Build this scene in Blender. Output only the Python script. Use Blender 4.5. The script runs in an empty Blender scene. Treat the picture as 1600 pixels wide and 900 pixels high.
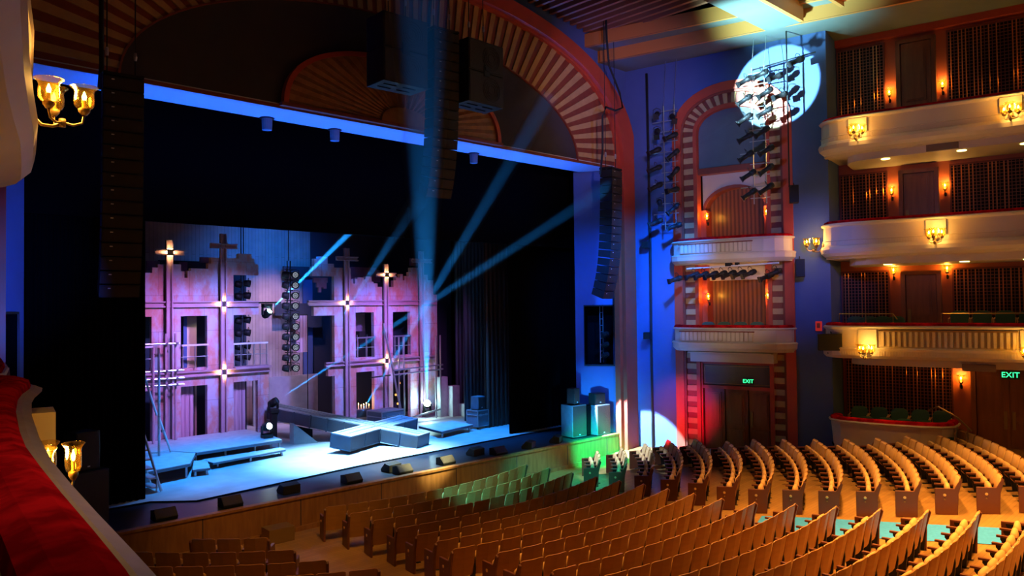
import bpy, bmesh, math, random
from mathutils import Vector, Matrix
random.seed(7)
sc = bpy.context.scene
PI = math.pi
# ------------------------------------------------------------------ camera
cam_d = bpy.data.cameras.new('camera'); cam = bpy.data.objects.new('camera', cam_d)
sc.collection.objects.link(cam); sc.camera = cam
cam_d.sensor_width = 36; cam_d.lens = 27.0; cam_d.clip_start = .05; cam_d.clip_end = 200
CAM = Vector((-13.3, -18.3, 5.75))
yw, pt, rho = math.radians(46), math.atan(28 / 1200), .012
f0 = Vector((math.cos(yw), math.sin(yw), 0)); r0 = Vector((math.sin(yw), -math.cos(yw), 0)); zz = Vector((0, 0, 1))
fw = f0 * math.cos(pt) + zz * math.sin(pt); u0 = -f0 * math.sin(pt) + zz * math.cos(pt)
rt = r0 * math.cos(rho) - u0 * math.sin(rho); up = u0 * math.cos(rho) + r0 * math.sin(rho)
M = Matrix((rt, up, -fw)).transposed().to_4x4(); M.translation = CAM
cam.matrix_world = M
# ------------------------------------------------------------------ render look
sc.view_settings.view_transform = 'Standard'; sc.view_settings.look = 'None'
sc.view_settings.gamma = 1; sc.view_settings.use_curve_mapping = False
sc.view_settings.exposure = 0.0
cy = sc.cycles
cy.use_denoising = True; cy.denoising_prefilter = 'NONE'
cy.max_bounces = 5; cy.diffuse_bounces = 3; cy.glossy_bounces = 2; cy.transmission_bounces = 4
cy.transparent_max_bounces = 12; cy.volume_bounces = 0
cy.caustics_reflective = False; cy.caustics_refractive = False
cy.sample_clamp_indirect = 4.0; cy.sample_clamp_direct = 0
cy.use_light_tree = True
w = bpy.data.worlds.new('world'); sc.world = w; w.use_nodes = True
w.node_tree.nodes['Background'].inputs[0].default_value = (.02, .04, .10, 1)
w.node_tree.nodes['Background'].inputs[1].default_value = .15
# ------------------------------------------------------------------ main lights
def spot(name, loc, tgt, power, col, ang, blend=.3, size=.08):
    d = bpy.data.lights.new(name, 'SPOT'); o = bpy.data.objects.new(name, d); sc.collection.objects.link(o)
    d.energy = power; d.color = col; d.spot_size = math.radians(ang); d.spot_blend = blend; d.shadow_soft_size = size
    o.location = loc; o.rotation_euler = (Vector(tgt) - Vector(loc)).to_track_quat('-Z', 'Y').to_euler()
    return o
def area(name, loc, tgt, power, col, sx, sy):
    d = bpy.data.lights.new(name, 'AREA'); o = bpy.data.objects.new(name, d); sc.collection.objects.link(o)
    d.energy = power; d.color = col; d.shape = 'RECTANGLE'; d.size = sx; d.size_y = sy
    o.location = loc; o.rotation_euler = (Vector(tgt) - Vector(loc)).to_track_quat('-Z', 'Y').to_euler()
    return o
CY_ = (.25, .62, 1.0); BL = (.02, .16, 1.0); WB = (.27, .64, 1.0)
# over the stage
spot('stage_spot_front', (1.5, 3.8, 8.6), (.9, 3.4, .85), 31000, WB, 54, 1, .3)
spot('stage_spot_left', (-2.6, 3.6, 8.6), (-3.0, 4.6, .85), 8000, (.02, .30, 1), 66, 1, .3)
spot('stage_spot_right', (5.0, 3.8, 8.6), (5.6, 4.2, .85), 8500, (.015, .26, 1), 62, 1, .3)
spot('stage_spot_cream', (4.6, -6.5, 13.0), (1.0, 1.1, .85), 60000, (1.0, .93, .40), 10, .5, .1)
# lavender and pink wash on the scenery
for x, c, p in ((-4.0, (.62, .20, .85), 1500), (-1.6, (.32, .28, 1.0), 2900), (1.6, (.42, .50, 1.0), 1000), (4.6, (.30, .22, 1.0), 2500), (6.6, (.68, .17, .75), 1150)):
    spot('scenery_wash', (x * .7 + .6, 3.6, 8.0), (x, 9.2, 4.0), p * 1.25, c, 58, .9, .25)
spot('scenery_top_blue', (2.0, 8.4, 9.4), (2.2, 13, 6.7), 1000, (.008, .20, 1.0), 96, 1, .2)
spot('cross_front_blue', (-4.5, -2.5, 6.0), (1.6, 4.2, 1.2), 1700, (.02, .28, 1.0), 28, 1, .1)
spot('backdrop_peach', (2.0, 10.0, 9.8), (2.4, 13, 3.2), 1700, (.95, .52, .72), 56, .9, .2)
# blue on soffit, reveals and splay walls
sa = area('soffit_blue', (0, .3, 4.4), (0, .8, 11), 420, (.008, .13, 1.0), 17, .3); sa.data.spread = math.radians(50)
spot('wall_blue_right', (6.6, -5.6, 11.0), (10.9, -.5, 6.2), 9500, (.001, .17, 1.0), 46, 1, .2)
spot('pillar_fill', (4.5, -11.0, 9.0), (11.8, -6.3, 7.0), 1500, (.10, .20, 1.0), 36, 1, .2)
spot('arch_fill', (2.5, -7.0, 8.0), (11.2, -3.6, 10.8), 1500, (.25, .35, 1.0), 40, 1, .2)
spot('box_fill', (1.5, -9.0, 7.0), (11.2, -3.6, 6.2), 1700, (1.0, .72, .62), 30, 1, .2)
spot('front_wall_blue', (3.0, -8.0, 11.0), (10.6, 0, 13.8), 1800, (.03, .13, 1.0), 50, 1, .2)
spot('wall_blue_low', (7.6, -2.8, 1.4), (10.9, -1.2, 3.8), 500, (.01, .16, 1.0), 80, 1, .1)
spot('wall_white_low', (6.5, .2, 4.4), (10.95, -1.0, -.1), 26000, (.42, .62, 1.0), 27, .2, .05)
spot('reveal_cyan', (6.4, -.9, 1.6), (10, .9, 1.7), 1500, (.03, .42, 1.0), 62, 1, .05)
spot('reveal_blue_right', (4, -2.5, 9), (9.8, .8, 6), 2400, (.003, .13, 1.0), 50, 1, .05)
spot('reveal_blue_left', (-9.2, -4.2, 5), (-9.9, .8, 6.5), 1500, (.01, .12, 1), 50, .9, .1)
spot('arch_red', (7.4, -3.4, 1.3), (11.0, -2.1, 1.7), 1000, (1.0, .01, .09), 44, 1, .1)
spot('pit_green', (5.6, -4.6, 6.0), (8.7, 0, .25), 30000, (.002, .9, .42), 23, .8, .05)
spot('pit_yellow', (2.6, -5.0, 6.0), (6.0, 0, .4), 600, (1.0, .75, .1), 24, 1, .05)
spot('seats_teal', (-6.5, -7.5, 12.5), (1.1, -2.4, .9), 26000, (.06, .75, 1.0), 13, .5, .1)
spot('seats_cool', (2.0, 1.4, 9.6), (6.9, -2.0, .9), 17000, (.42, .60, 1.0), 16, .6, .1)
spot('seats_cyan_floor', (2.4, -9.5, 13.0), (5.0, -1.5, 0), 22000, (.01, .60, .75), 16, .6, .1)
# warm house light from the ceiling
for x, y, p in ((-4.8, -6.5, 2600), (-1.0, -10.0, 6500), (3.0, -11.8, 12000), (6.3, -10.2, 8000), (2.5, -15.5, 14000), (6.6, -14.6, 9500)):
    spot('house_downlight', (x, y, 14.2), (x + .3, y - .2, 0), p, (1.0, .46, .105), 50, .8, .35)
spot('pit_warm', (-5.5, -8.5, 12.5), (-4.0, 0, .2), 2600, (1, .5, .1), 30, 1, .2); spot('pit_warm', (-.5, -9, 12.5), (1.0, 0, .2), 2600, (1, .48, .1), 24, 1, .2)
spot('tier_fill', (-2, -13.0, 9.5), (12.2, -9.5, 9.8), 320, (.62, .55, 1.0), 40, 1, .3)  # added lilac fill cooling the tier fronts, no house fixture
spot('arch_wash', (-1.0, -10.5, 11.0), (9.6, 0, 13.0), 2300, (1.0, .50, .28), 34, 1, .2)
spot('near_velvet_fill', (-11.6, -14.6, 7.1), (-12.3, -14.0, 5.0), 75, (1.0, .66, .48), 110, 1, .15)  # unseen warm fill added above the near rail to brighten its velvet
# bright ellipse on the upper right wall, thrown from the far side of the hall
spot('ladder_followspot', (3.0, -4.4, 11.6), (11.4, -5.55, 13.15), 46000, (.38, .78, 1.0), 18, .12, .03)
spot('ceiling_teal', (6.5, -5.5, 10.0), (9.3, -6.6, 14.8), 15000, (.35, .90, 1.0), 50, 1, .2)
# ------------------------------------------------------------------ materials
def mat(name, col, rough=.6, metal=0, noise=None, nscale=6, col2=None, bump=0, emis=None, es=0, stretch=(1, 1, 1), spec=.5):
    m = bpy.data.materials.new(name); m.use_nodes = True; nt = m.node_tree; b = nt.nodes['Principled BSDF']
    b.inputs['Base Color'].default_value = (*col, 1); b.inputs['Roughness'].default_value = rough
    b.inputs['Metallic'].default_value = metal; b.inputs['Specular IOR Level'].default_value = spec
    if noise or bump:
        tc = nt.nodes.new('ShaderNodeTexCoord'); mp = nt.nodes.new('ShaderNodeMapping')
        mp.inputs['Scale'].default_value = stretch
        n = nt.nodes.new('ShaderNodeTexNoise'); n.inputs['Scale'].default_value = nscale; n.inputs['Detail'].default_value = 5
        nt.links.new(tc.outputs['Object'], mp.inputs[0]); nt.links.new(mp.outputs[0], n.inputs['Vector'])
        if noise:
            r = nt.nodes.new('ShaderNodeValToRGB'); r.color_ramp.elements[0].position = .5 - noise; r.color_ramp.elements[1].position = .5 + noise
            r.color_ramp.elements[0].color = (*col, 1); r.color_ramp.elements[1].color = (*(col2 or [c * .6 for c in col]), 1)
            nt.links.new(n.outputs['Fac'], r.inputs[0]); nt.links.new(r.outputs[0], b.inputs['Base Color'])
        if bump:
            bp = nt.nodes.new('ShaderNodeBump'); bp.inputs['Strength'].default_value = bump; bp.inputs['Distance'].default_value = .02
            nt.links.new(n.outputs['Fac'], bp.inputs['Height']); nt.links.new(bp.outputs[0], b.inputs['Normal'])
    if emis:
        b.inputs['Emission Color'].default_value = (*emis, 1); b.inputs['Emission Strength'].default_value = es
    return m
def planks(name, c1, c2, scale, rot=0, rough=.5, mortar=.01, bw=2.5, rh=.14, wood=True, mc=None):
    m = bpy.data.materials.new(name); m.use_nodes = True; nt = m.node_tree; b = nt.nodes['Principled BSDF']
    tc = nt.nodes.new('ShaderNodeTexCoord'); mp = nt.nodes.new('ShaderNodeMapping'); mp.inputs['Rotation'].default_value = (0, 0, 0 if isinstance(rot, str) else rot)
    br = nt.nodes.new('ShaderNodeTexBrick'); br.inputs['Scale'].default_value = scale
    br.inputs['Color1'].default_value = (*c1, 1); br.inputs['Color2'].default_value = (*c2, 1)
    br.inputs['Mortar'].default_value = (*(mc or [c * .4 for c in c1]), 1); br.inputs['Mortar Size'].default_value = mortar
    br.inputs['Brick Width'].default_value = bw; br.inputs['Row Height'].default_value = rh
    n = nt.nodes.new('ShaderNodeTexNoise'); n.inputs['Scale'].default_value = 2.5; n.inputs['Detail'].default_value = 6
    mx = nt.nodes.new('ShaderNodeMixRGB'); mx.blend_type = 'MULTIPLY'; mx.inputs[0].default_value = .45
    nt.links.new(tc.outputs['Object'], mp.inputs[0]); nt.links.new(tc.outputs['Object'], n.inputs['Vector'])
    if rot == 'vertical':
        sx_ = nt.nodes.new('ShaderNodeSeparateXYZ'); cx_ = nt.nodes.new('ShaderNodeCombineXYZ'); nt.links.new(tc.outputs['Object'], sx_.inputs[0]); nt.links.new(sx_.outputs[2], cx_.inputs[0]); nt.links.new(sx_.outputs[0], cx_.inputs[1]); nt.links.new(cx_.outputs[0], br.inputs['Vector'])
    else: nt.links.new(mp.outputs[0], br.inputs['Vector'])
    nt.links.new(br.outputs[0], mx.inputs[1]); nt.links.new(n.outputs['Fac'], mx.inputs[2]); nt.links.new(mx.outputs[0], b.inputs['Base Color'])
    b.inputs['Roughness'].default_value = rough
    return m
def emit(name, col, s):
    m = bpy.data.materials.new(name); m.use_nodes = True; nt = m.node_tree; nt.nodes.clear()
    o = nt.nodes.new('ShaderNodeOutputMaterial'); e = nt.nodes.new('ShaderNodeEmission'); e.inputs[0].default_value = (*col, 1); e.inputs[1].default_value = s
    nt.links.new(e.outputs[0], o.inputs[0]); return m
def glass(name, tint, gl=.10, tr=.012):
    m = bpy.data.materials.new(name); m.use_nodes = True; nt = m.node_tree; nt.nodes.clear()
    o = nt.nodes.new('ShaderNodeOutputMaterial'); t = nt.nodes.new('ShaderNodeBsdfTransparent'); t.inputs[0].default_value = (*tint, 1)
    g = nt.nodes.new('ShaderNodeBsdfGlossy'); g.inputs['Roughness'].default_value = .12; g.inputs[0].default_value = (1, .85, .5, 1)
    d = nt.nodes.new('ShaderNodeBsdfTranslucent'); d.inputs[0].default_value = (1, .7, .2, 1)
    lw = nt.nodes.new('ShaderNodeLayerWeight'); lw.inputs[0].default_value = .35
    mu = nt.nodes.new('ShaderNodeMath'); mu.operation = 'MULTIPLY_ADD'; mu.inputs[1].default_value = .55; mu.inputs[2].default_value = gl * .3
    mu.inputs[1].default_value = .42; nt.links.new(lw.outputs['Facing'], mu.inputs[0])
    m1 = nt.nodes.new('ShaderNodeMixShader'); m2 = nt.nodes.new('ShaderNodeMixShader'); m1.inputs[0].default_value = tr
    nt.links.new(t.outputs[0], m1.inputs[1]); nt.links.new(d.outputs[0], m1.inputs[2])
    nt.links.new(mu.outputs[0], m2.inputs[0]); nt.links.new(m1.outputs[0], m2.inputs[1]); nt.links.new(g.outputs[0], m2.inputs[2]); nt.links.new(m2.outputs[0], o.inputs[0])
    return m
def stripes_v(name, c1, c2, period, axis='X', rough=.6):
    m = bpy.data.materials.new(name); m.use_nodes = True; nt = m.node_tree; b = nt.nodes['Principled BSDF']; b.inputs['Roughness'].default_value = rough
    tc = nt.nodes.new('ShaderNodeTexCoord'); wv = nt.nodes.new('ShaderNodeTexWave'); wv.bands_direction = axis; wv.inputs['Scale'].default_value = PI / 10 / period * 2
    wv.inputs['Distortion'].default_value = 1.5; wv.inputs['Detail Scale'].default_value = .6
    r = nt.nodes.new('ShaderNodeValToRGB'); r.color_ramp.elements[0].color = (*c1, 1); r.color_ramp.elements[1].color = (*c2, 1)
    nt.links.new(tc.outputs['Object'], wv.inputs[0]); nt.links.new(wv.outputs['Fac'], r.inputs[0]); nt.links.new(r.outputs[0], b.inputs['Base Color'])
    return m
MT = dict(
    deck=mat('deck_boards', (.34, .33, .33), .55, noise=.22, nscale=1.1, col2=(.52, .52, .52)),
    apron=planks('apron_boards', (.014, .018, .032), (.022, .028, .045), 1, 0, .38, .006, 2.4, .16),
    pitwood=mat('pit_wood', (.36, .16, .05), .5, noise=.25, nscale=3, col2=(.20, .08, .022), stretch=(3, 3, .5)),
    floorwood=planks('orchestra_floor_boards', (.50, .27, .075), (.40, .205, .055), 1, PI / 4 * 0, .38, .004, 1.6, .11),
    carpet=mat('blue_carpet', (.04, .34, .95), .95, noise=.2, nscale=14, col2=(.03, .28, .85), bump=.3),
    fascia=mat('slate_plaster', (.060, .055, .070), .8, noise=.3, nscale=1.5, col2=(.048, .044, .056), spec=.2),
    tan=mat('tan_wood', (.52, .34, .14), .6, noise=.3, nscale=4, col2=(.42, .25, .10)),
    redwood=mat('red_wood', (.26, .055, .025), .6, noise=.3, nscale=4, col2=(.18, .035, .018)),
    redpaint=mat('red_paint', (.52, .075, .03), .55, noise=.3, nscale=2, col2=(.42, .055, .022)),
    sunwood=mat('sunburst_wood', (.34, .16, .05), .5, noise=.25, nscale=5, col2=(.22, .09, .028)),
    bluewall=mat('slate_blue_paint', (.085, .14, .34), .8, noise=.3, nscale=1.2, col2=(.07, .115, .29), spec=.2),
    white=mat('soffit_white', (.5, .55, .62), .7),
    cream=mat('cream_plaster', (.60, .52, .42), .55, noise=.3, nscale=1.5, col2=(.54, .46, .37)),
    creamd=mat('cream_groove', (.42, .35, .26), .7),
    velvet=mat('red_velvet', (.55, .008, .012), 1, noise=.10, nscale=4.5, col2=(.26, .003, .006), bump=.45, spec=0),
    orangewall=mat('terracotta_paint', (.50, .13, .05), .65, noise=.3, nscale=2, col2=(.42, .10, .04)),
    door=mat('mahogany', (.36, .12, .042), .35, noise=.25, nscale=2.2, col2=(.20, .06, .02), stretch=(3, 3, .35)),
    black=mat('black_cloth', (.0035, .0035, .004), 1, spec=0),
    blackm=mat('black_metal', (.012, .012, .013), .5, 0, spec=.25),
    spk=mat('speaker_black', (.016, .015, .015), .5, noise=.2, nscale=60, col2=(.010, .010, .010), spec=.3),
    lattice=mat('dark_lattice', (.30, .085, .03), .5), latback=mat('grille_black', (.012, .007, .005), .9),
    rod=mat('brass_rod', (.70, .24, .06), .3, .5),
    brass=mat('brass', (.70, .45, .15), .3, .9), gold=mat('aged_gold', (.35, .22, .08), .45, .6),
    glass=glass('amber_glass', (1, .90, .60)), bulb=emit('bulb_glow', (1, .62, .16), 60),
    chairwood=mat('chair_back_wood', (.50, .24, .06), .42, noise=.3, nscale=3, col2=(.38, .17, .042), stretch=(1, 1, 3)),
    chaircloth=mat('chair_upholstery', (.62, .37, .13), .85, noise=.3, nscale=9, col2=(.54, .30, .10), bump=.2),
    chairarm=mat('chair_arm_wood', (.16, .05, .022), .4), iron=mat('cast_iron', (.02, .022, .025), .5, .5),
    greencloth=mat('green_upholstery', (.035, .10, .075), .8), chairlegwood=mat('oak_arm', (.5, .25, .1), .4),
    drape=stripes_v('brown_drape', (.10, .035, .02), (.03, .012, .01), .22), drapeblue=stripes_v('dark_drape', (.05, .07, .09), (.012, .018, .026), .2),
    boxdrape=stripes_v('wood_panelling', (.26, .085, .03), (.10, .03, .012), .3, 'Y', .35),
    rust=None, plank=None,
    beam=mat('mauve_channel', (.50, .34, .40), .5, noise=.3, nscale=3, col2=(.40, .25, .32)), beamd=mat('channel_recess', (.05, .03, .05), .7),
    navy=mat('dark_flat', (.03, .04, .07), .8), mauve=mat('mauve_flat', (.34, .18, .30), .7, noise=.2, nscale=3, col2=(.25, .12, .2)),
    glow=emit('cross_glow', (1, .62, .22), 26), steel=mat('steel_tube', (.55, .58, .62), .3, .8),
    alu=mat('aluminium', (.62, .64, .66), .35, .7), platform=mat('platform_top', (.40, .42, .46), .6, noise=.2, nscale=4, col2=(.52, .54, .57)),
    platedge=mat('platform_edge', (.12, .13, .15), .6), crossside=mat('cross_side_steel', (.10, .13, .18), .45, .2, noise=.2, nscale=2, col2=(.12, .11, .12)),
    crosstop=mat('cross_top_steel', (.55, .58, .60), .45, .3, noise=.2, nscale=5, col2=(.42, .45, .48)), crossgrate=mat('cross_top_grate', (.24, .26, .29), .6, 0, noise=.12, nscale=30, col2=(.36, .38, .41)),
    case=mat('flight_case_grey', (.22, .24, .28), .5), lensw=emit('lens_cool', (.5, .9, 1.0), 30), lenswh=emit('lens_faint', (.75, .85, 1), 1.1),
    lensdk=mat('lens_glass', (.05, .12, .2), .1), starlamp=emit('lamp_bright', (.55, 1, 1), 260),
    exitg=emit('exit_green', (.03, 1, .25), 3.0), exitb=mat('exit_housing', (.02, .03, .025), .5),
    alarm=mat('alarm_red', (.7, .03, .02), .4, emis=(1, .05, .03), es=.25), ceil=mat('ceiling_plaster', (.15, .165, .15), .7, noise=.2, nscale=1, col2=(.12, .13, .12)),
    ceilwood=mat('ceiling_band_wood', (.55, .20, .045), .5), slat=mat('ceiling_slat_wood', (.28, .10, .05), .6), void=mat('void_black', (.004, .004, .005), 1, spec=0),
    dlight=emit('downlight', (1, .72, .22), 6), ledge=mat('pale_stone_ledge', (.36, .28, .19), .5, noise=.2, nscale=6, col2=(.30, .23, .15)),
    cable=mat('cable_black', (.008, .008, .008), .7), whitem=mat('white_metal', (.7, .72, .74), .4), grey=mat('vent_grey', (.16, .11, .08), .7),
    flame=emit('candle_flame', (1, .5, .1), 30), wax=mat('wax', (.8, .7, .5), .5), redcable=mat('red_cable', (.55, .02, .04), .5), plate=mat('number_plate', (.85, .6, .25), .35, .5),
    panelgrey=mat('door_transom', (.16, .12, .09), .8), greyteal=mat('teal_screen', (.12, .16, .18), .8, noise=.2, nscale=2, col2=(.10, .13, .15)),
    curtainp=stripes_v('pink_curtain', (.62, .42, .50), (.38, .22, .30), .3),
)
def rust_mat():
    m = bpy.data.materials.new('rusted_scenery'); m.use_nodes = True; nt = m.node_tree; b = nt.nodes['Principled BSDF']; b.inputs['Roughness'].default_value = .6
    tc = nt.nodes.new('ShaderNodeTexCoord'); n = nt.nodes.new('ShaderNodeTexNoise'); n.inputs['Scale'].default_value = 1.3; n.inputs['Detail'].default_value = 6; n.inputs['Roughness'].default_value = .62
    mp = nt.nodes.new('ShaderNodeMapping'); mp.inputs['Scale'].default_value = (1.4, 1, .75)
    r = nt.nodes.new('ShaderNodeValToRGB'); e = r.color_ramp.elements
    e[0].position = .40; e[0].color = (.60, .27, .22, 1); e[1].position = .58; e[1].color = (.55, .56, .66, 1)
    x = r.color_ramp.elements.new(.48); x.color = (.60, .36, .36, 1)
    mp2 = nt.nodes.new('ShaderNodeMapping'); mp2.inputs['Rotation'].default_value = (PI / 2, 0, 0)
    br = nt.nodes.new('ShaderNodeTexBrick'); br.inputs['Scale'].default_value = 1; br.inputs['Brick Width'].default_value = 1.05; br.inputs['Row Height'].default_value = 1.25
    br.inputs['Mortar Size'].default_value = .006; br.inputs['Color1'].default_value = (1, 1, 1, 1); br.inputs['Color2'].default_value = (.82, .80, .86, 1); br.inputs['Mortar'].default_value = (.35, .2, .25, 1)
    mx = nt.nodes.new('ShaderNodeMixRGB'); mx.blend_type = 'MULTIPLY'; mx.inputs[0].default_value = .8
    L = nt.links.new
    L(tc.outputs['Object'], mp.inputs[0]); L(mp.outputs[0], n.inputs['Vector']); L(n.outputs['Fac'], r.inputs[0]); L(tc.outputs['Object'], mp2.inputs[0]); L(mp2.outputs[0], br.inputs['Vector'])
    L(r.outputs[0], mx.inputs[1]); L(br.outputs[0], mx.inputs[2]); L(mx.outputs[0], b.inputs['Base Color'])
    return m
MT['rust'] = rust_mat()
MT['plank'] = planks('backdrop_planks', (.62, .50, .50), (.52, .42, .46), 1, 'vertical', .7, .006, 4, .15)
# ------------------------------------------------------------------ mesh helper
class MB:
    def __init__(s): s.v = []; s.f = []; s.mi = []
    def face(s, pts, mi=0):
        k = len(s.v); s.v += [tuple(p) for p in pts]; s.f.append(tuple(range(k, k + len(pts)))); s.mi.append(mi)
    def box(s, x0, x1, y0, y1, z0, z1, mi=0, T=None):
        k = len(s.v); P = [(x, y, z) for x in (x0, x1) for y in (y0, y1) for z in (z0, z1)]
        s.v += [tuple(T @ Vector(p)) for p in P] if T else P
        for q in ((0, 1, 3, 2), (4, 6, 7, 5), (0, 4, 5, 1), (2, 3, 7, 6), (0, 2, 6, 4), (1, 5, 7, 3)): s.f.append(tuple(k + i for i in q)); s.mi.append(mi)
        return s
    def prism(s, poly, fn, mi=0):
        """poly 2-D outline; fn(u, v, t) -> point, t in 0, 1"""
        k = len(s.v); n = len(poly)
        for t in (0, 1): s.v += [tuple(fn(u, v, t)) for u, v in poly]
        s.f.append(tuple(range(k, k + n))); s.f.append(tuple(range(k + 2 * n - 1, k + n - 1, -1))); s.mi += [mi, mi]
        for i in range(n): j = (i + 1) % n; s.f.append((k + i, k + j, k + n + j, k + n + i)); s.mi.append(mi)
        return s
    def tube(s, pts, r, n=8, mi=0, cap=True):
        pts = [Vector(p) for p in pts]; k = len(s.v); m = len(pts)
        rr = r if isinstance(r, (list, tuple)) else [r] * m
        up_ = Vector((0, 0, 1))
        for i, p in enumerate(pts):
            d = (pts[min(i + 1, m - 1)] - pts[max(i - 1, 0)]).normalized()
            a = d.cross(up_ if abs(d.z) < .95 else Vector((1, 0, 0))).normalized(); b = d.cross(a)
            for j in range(n): t = 2 * PI * j / n; s.v.append(tuple(p + a * (rr[i] * math.cos(t)) + b * (rr[i] * math.sin(t))))
        for i in range(m - 1):
            for j in range(n): q = (j + 1) % n; s.f.append((k + i * n + j, k + i * n + q, k + (i + 1) * n + q, k + (i + 1) * n + j)); s.mi.append(mi)
        if cap: s.f.append(tuple(range(k + n - 1, k - 1, -1))); s.f.append(tuple(range(k + (m - 1) * n, k + m * n))); s.mi += [mi, mi]
        return s
    def lathe(s, prof, c=(0, 0, 0), n=16, mi=0, T=None):
        k = len(s.v); m = len(prof); c = Vector(c)
        for r, z in prof:
            for j in range(n):
                t = 2 * PI * j / n; p = Vector((r * math.cos(t), r * math.sin(t), z)); s.v.append(tuple((T @ p if T else p) + c))
        for i in range(m - 1):
            for j in range(n): q = (j + 1) % n; s.f.append((k + i * n + j, k + i * n + q, k + (i + 1) * n + q, k + (i + 1) * n + j)); s.mi.append(mi)
        return s
    def build(s, name, m, parent=None, smooth=False, bevel=0):
        me = bpy.data.meshes.new(name); me.from_pydata(s.v, [], s.f)
        for x in (m if isinstance(m, (list, tuple)) else [m]): me.materials.append(x)
        me.polygons.foreach_set('material_index', s.mi)
        bm = bmesh.new(); bm.from_mesh(me); bmesh.ops.remove_doubles(bm, verts=bm.verts, dist=1e-5); bmesh.ops.recalc_face_normals(bm, faces=bm.faces); bm.to_mesh(me); bm.free()
        if smooth: me.polygons.foreach_set('use_smooth', [True] * len(me.polygons))
        o = bpy.data.objects.new(name, me); sc.collection.objects.link(o)
        if parent: o.parent = parent
        if bevel:
            b = o.modifiers.new('bevel', 'BEVEL'); b.width = bevel; b.segments = 2; b.limit_method = 'ANGLE'
        return o
def tag(o, label, cat, group=None, kind=None):
    o['label'] = label; o['category'] = cat
    if group: o['group'] = group
    if kind: o['kind'] = kind
    return o
def struct(o, label=None):
    o['kind'] = 'structure'
    if label: o['label'] = label
    return o
def empty(name, loc=(0, 0, 0), rz=0, rot=None, label=None, cat=None, group=None):
    o = bpy.data.objects.new(name, None); sc.collection.objects.link(o); o.location = loc; o.rotation_euler = rot or (0, 0, rz); o.empty_display_size = .1
    if label: tag(o, label, cat, group)
    return o
KIDS = {}
def kids(o):
    if o.name not in KIDS: KIDS[o.name] = [c for c in bpy.data.objects if c.parent == o]
    return KIDS[o.name]
def copy_tree(o, parent=None):
    c = o.copy(); sc.collection.objects.link(c)
    if parent: c.parent = parent
    for ch in kids(o): copy_tree(ch, c)
    return c
def place(o, loc, rz=None, rot=None, label=None, cat=None, group=None):
    o.location = loc
    if rot is not None: o.rotation_euler = rot
    elif rz is not None: o.rotation_euler = (0, 0, rz)
    if label: tag(o, label, cat, group)
    return o
def aim(loc, tgt, axis='-Z', up='Y'): return (Vector(tgt) - Vector(loc)).to_track_quat(axis, up).to_euler()
# wall frame of the splayed side walls: s along the wall from the proscenium corner, off outward, m = mirror
A0 = Vector((10.75, -.3, 0)); WD = Vector((.183, -.983, 0)).normalized(); WN = Vector((-WD.y, WD.x, 0))
def SW(s, off, z, m=1):
    p = A0 + WD * s + WN * off; return Vector((p.x * m, p.y, z))
WANG = math.atan2(WD.y, WD.x)
def sbox(mb, s0, s1, o0, o1, z0, z1, m=1, mi=0):
    k = len(mb.v); mb.v += [tuple(SW(s, o, z, m)) for s in (s0, s1) for o in (o0, o1) for z in (z0, z1)]
    for q in ((0, 1, 3, 2), (4, 6, 7, 5), (0, 4, 5, 1), (2, 3, 7, 6), (0, 2, 6, 4), (1, 5, 7, 3)): mb.f.append(tuple(k + i for i in q)); mb.mi.append(mi)
def FLZ(x, y): return max(0, .09 * (math.hypot(x, y - 3.17) - 8.0))
# ================================================================== SETTING
# ---- raked orchestra floor (rises with distance from the stage centre)
mb = MB(); nx, ny = 40, 44
def g(i, j): x = -14.5 + 29 * i / nx; y = 0 - 26 * j / ny; return (x, y, FLZ(x, y))
for i in range(nx):
    for j in range(ny): mb.face([g(i, j), g(i + 1, j), g(i + 1, j + 1), g(i, j + 1)])
mb.box(-14.5, 14.5, -26, 0, -.4, -.3)
struct(mb.build('floor', MT['floorwood']))
# blue carpet of the aisle between the centre and the right block
mb = MB(); ax = [(3.34, -9.1, 4.55, -8.7), (3.42, -10, 4.85, -9.8), (3.65, -11.2, 5.1, -11), (4.0, -12.5, 5.35, -12.3), (4.45, -14.3, 5.75, -14.1), (5.3, -17.5, 6.6, -17.2)]
for a, b in zip(ax, ax[1:]):
    for t in range(4):
        u, v_ = t / 4, (t + 1) / 4; L_ = lambda k, s: a[k] * (1 - s) + b[k] * s
        q = [(L_(0, u), L_(1, u)), (L_(2, u), L_(3, u)), (L_(2, v_), L_(3, v_)), (L_(0, v_), L_(1, v_))]
        mb.face([(x, y, FLZ(x, y) + .012) for x, y in q])
tag(mb.build('aisle_carpet', MT['carpet']), 'pale blue carpet strip along the aisle between the centre and right seats', 'carpet')
# ---- stage
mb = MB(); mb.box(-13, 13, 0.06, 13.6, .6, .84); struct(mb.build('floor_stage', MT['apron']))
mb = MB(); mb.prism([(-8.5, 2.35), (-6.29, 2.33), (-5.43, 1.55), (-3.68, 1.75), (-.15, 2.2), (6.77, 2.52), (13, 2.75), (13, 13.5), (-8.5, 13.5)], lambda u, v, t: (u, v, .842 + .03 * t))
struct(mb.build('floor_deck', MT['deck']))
mb = MB(); dk = [(-8.5, 2.35), (-6.29, 2.33), (-5.43, 1.55), (-3.68, 1.75), (-.15, 2.2), (6.77, 2.52), (13, 2.75)]
for a, b in zip(dk, dk[1:]): mb.face([(a[0], a[1] - .07, .846), (b[0], b[1] - .07, .846), (b[0], b[1] - .004, .876), (a[0], a[1] - .004, .876)]); mb.face([(a[0], a[1] - .004, .876), (b[0], b[1] - .004, .876), (b[0], b[1] + .03, .876), (a[0], a[1] + .03, .876)])
struct(mb.build('trim_18', MT['void']))
pf = MB(); pf.box(-13, 12, 0, .06, -.2, .84); pit = struct(pf.build('wall_pit', MT['pitwood']))
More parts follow.
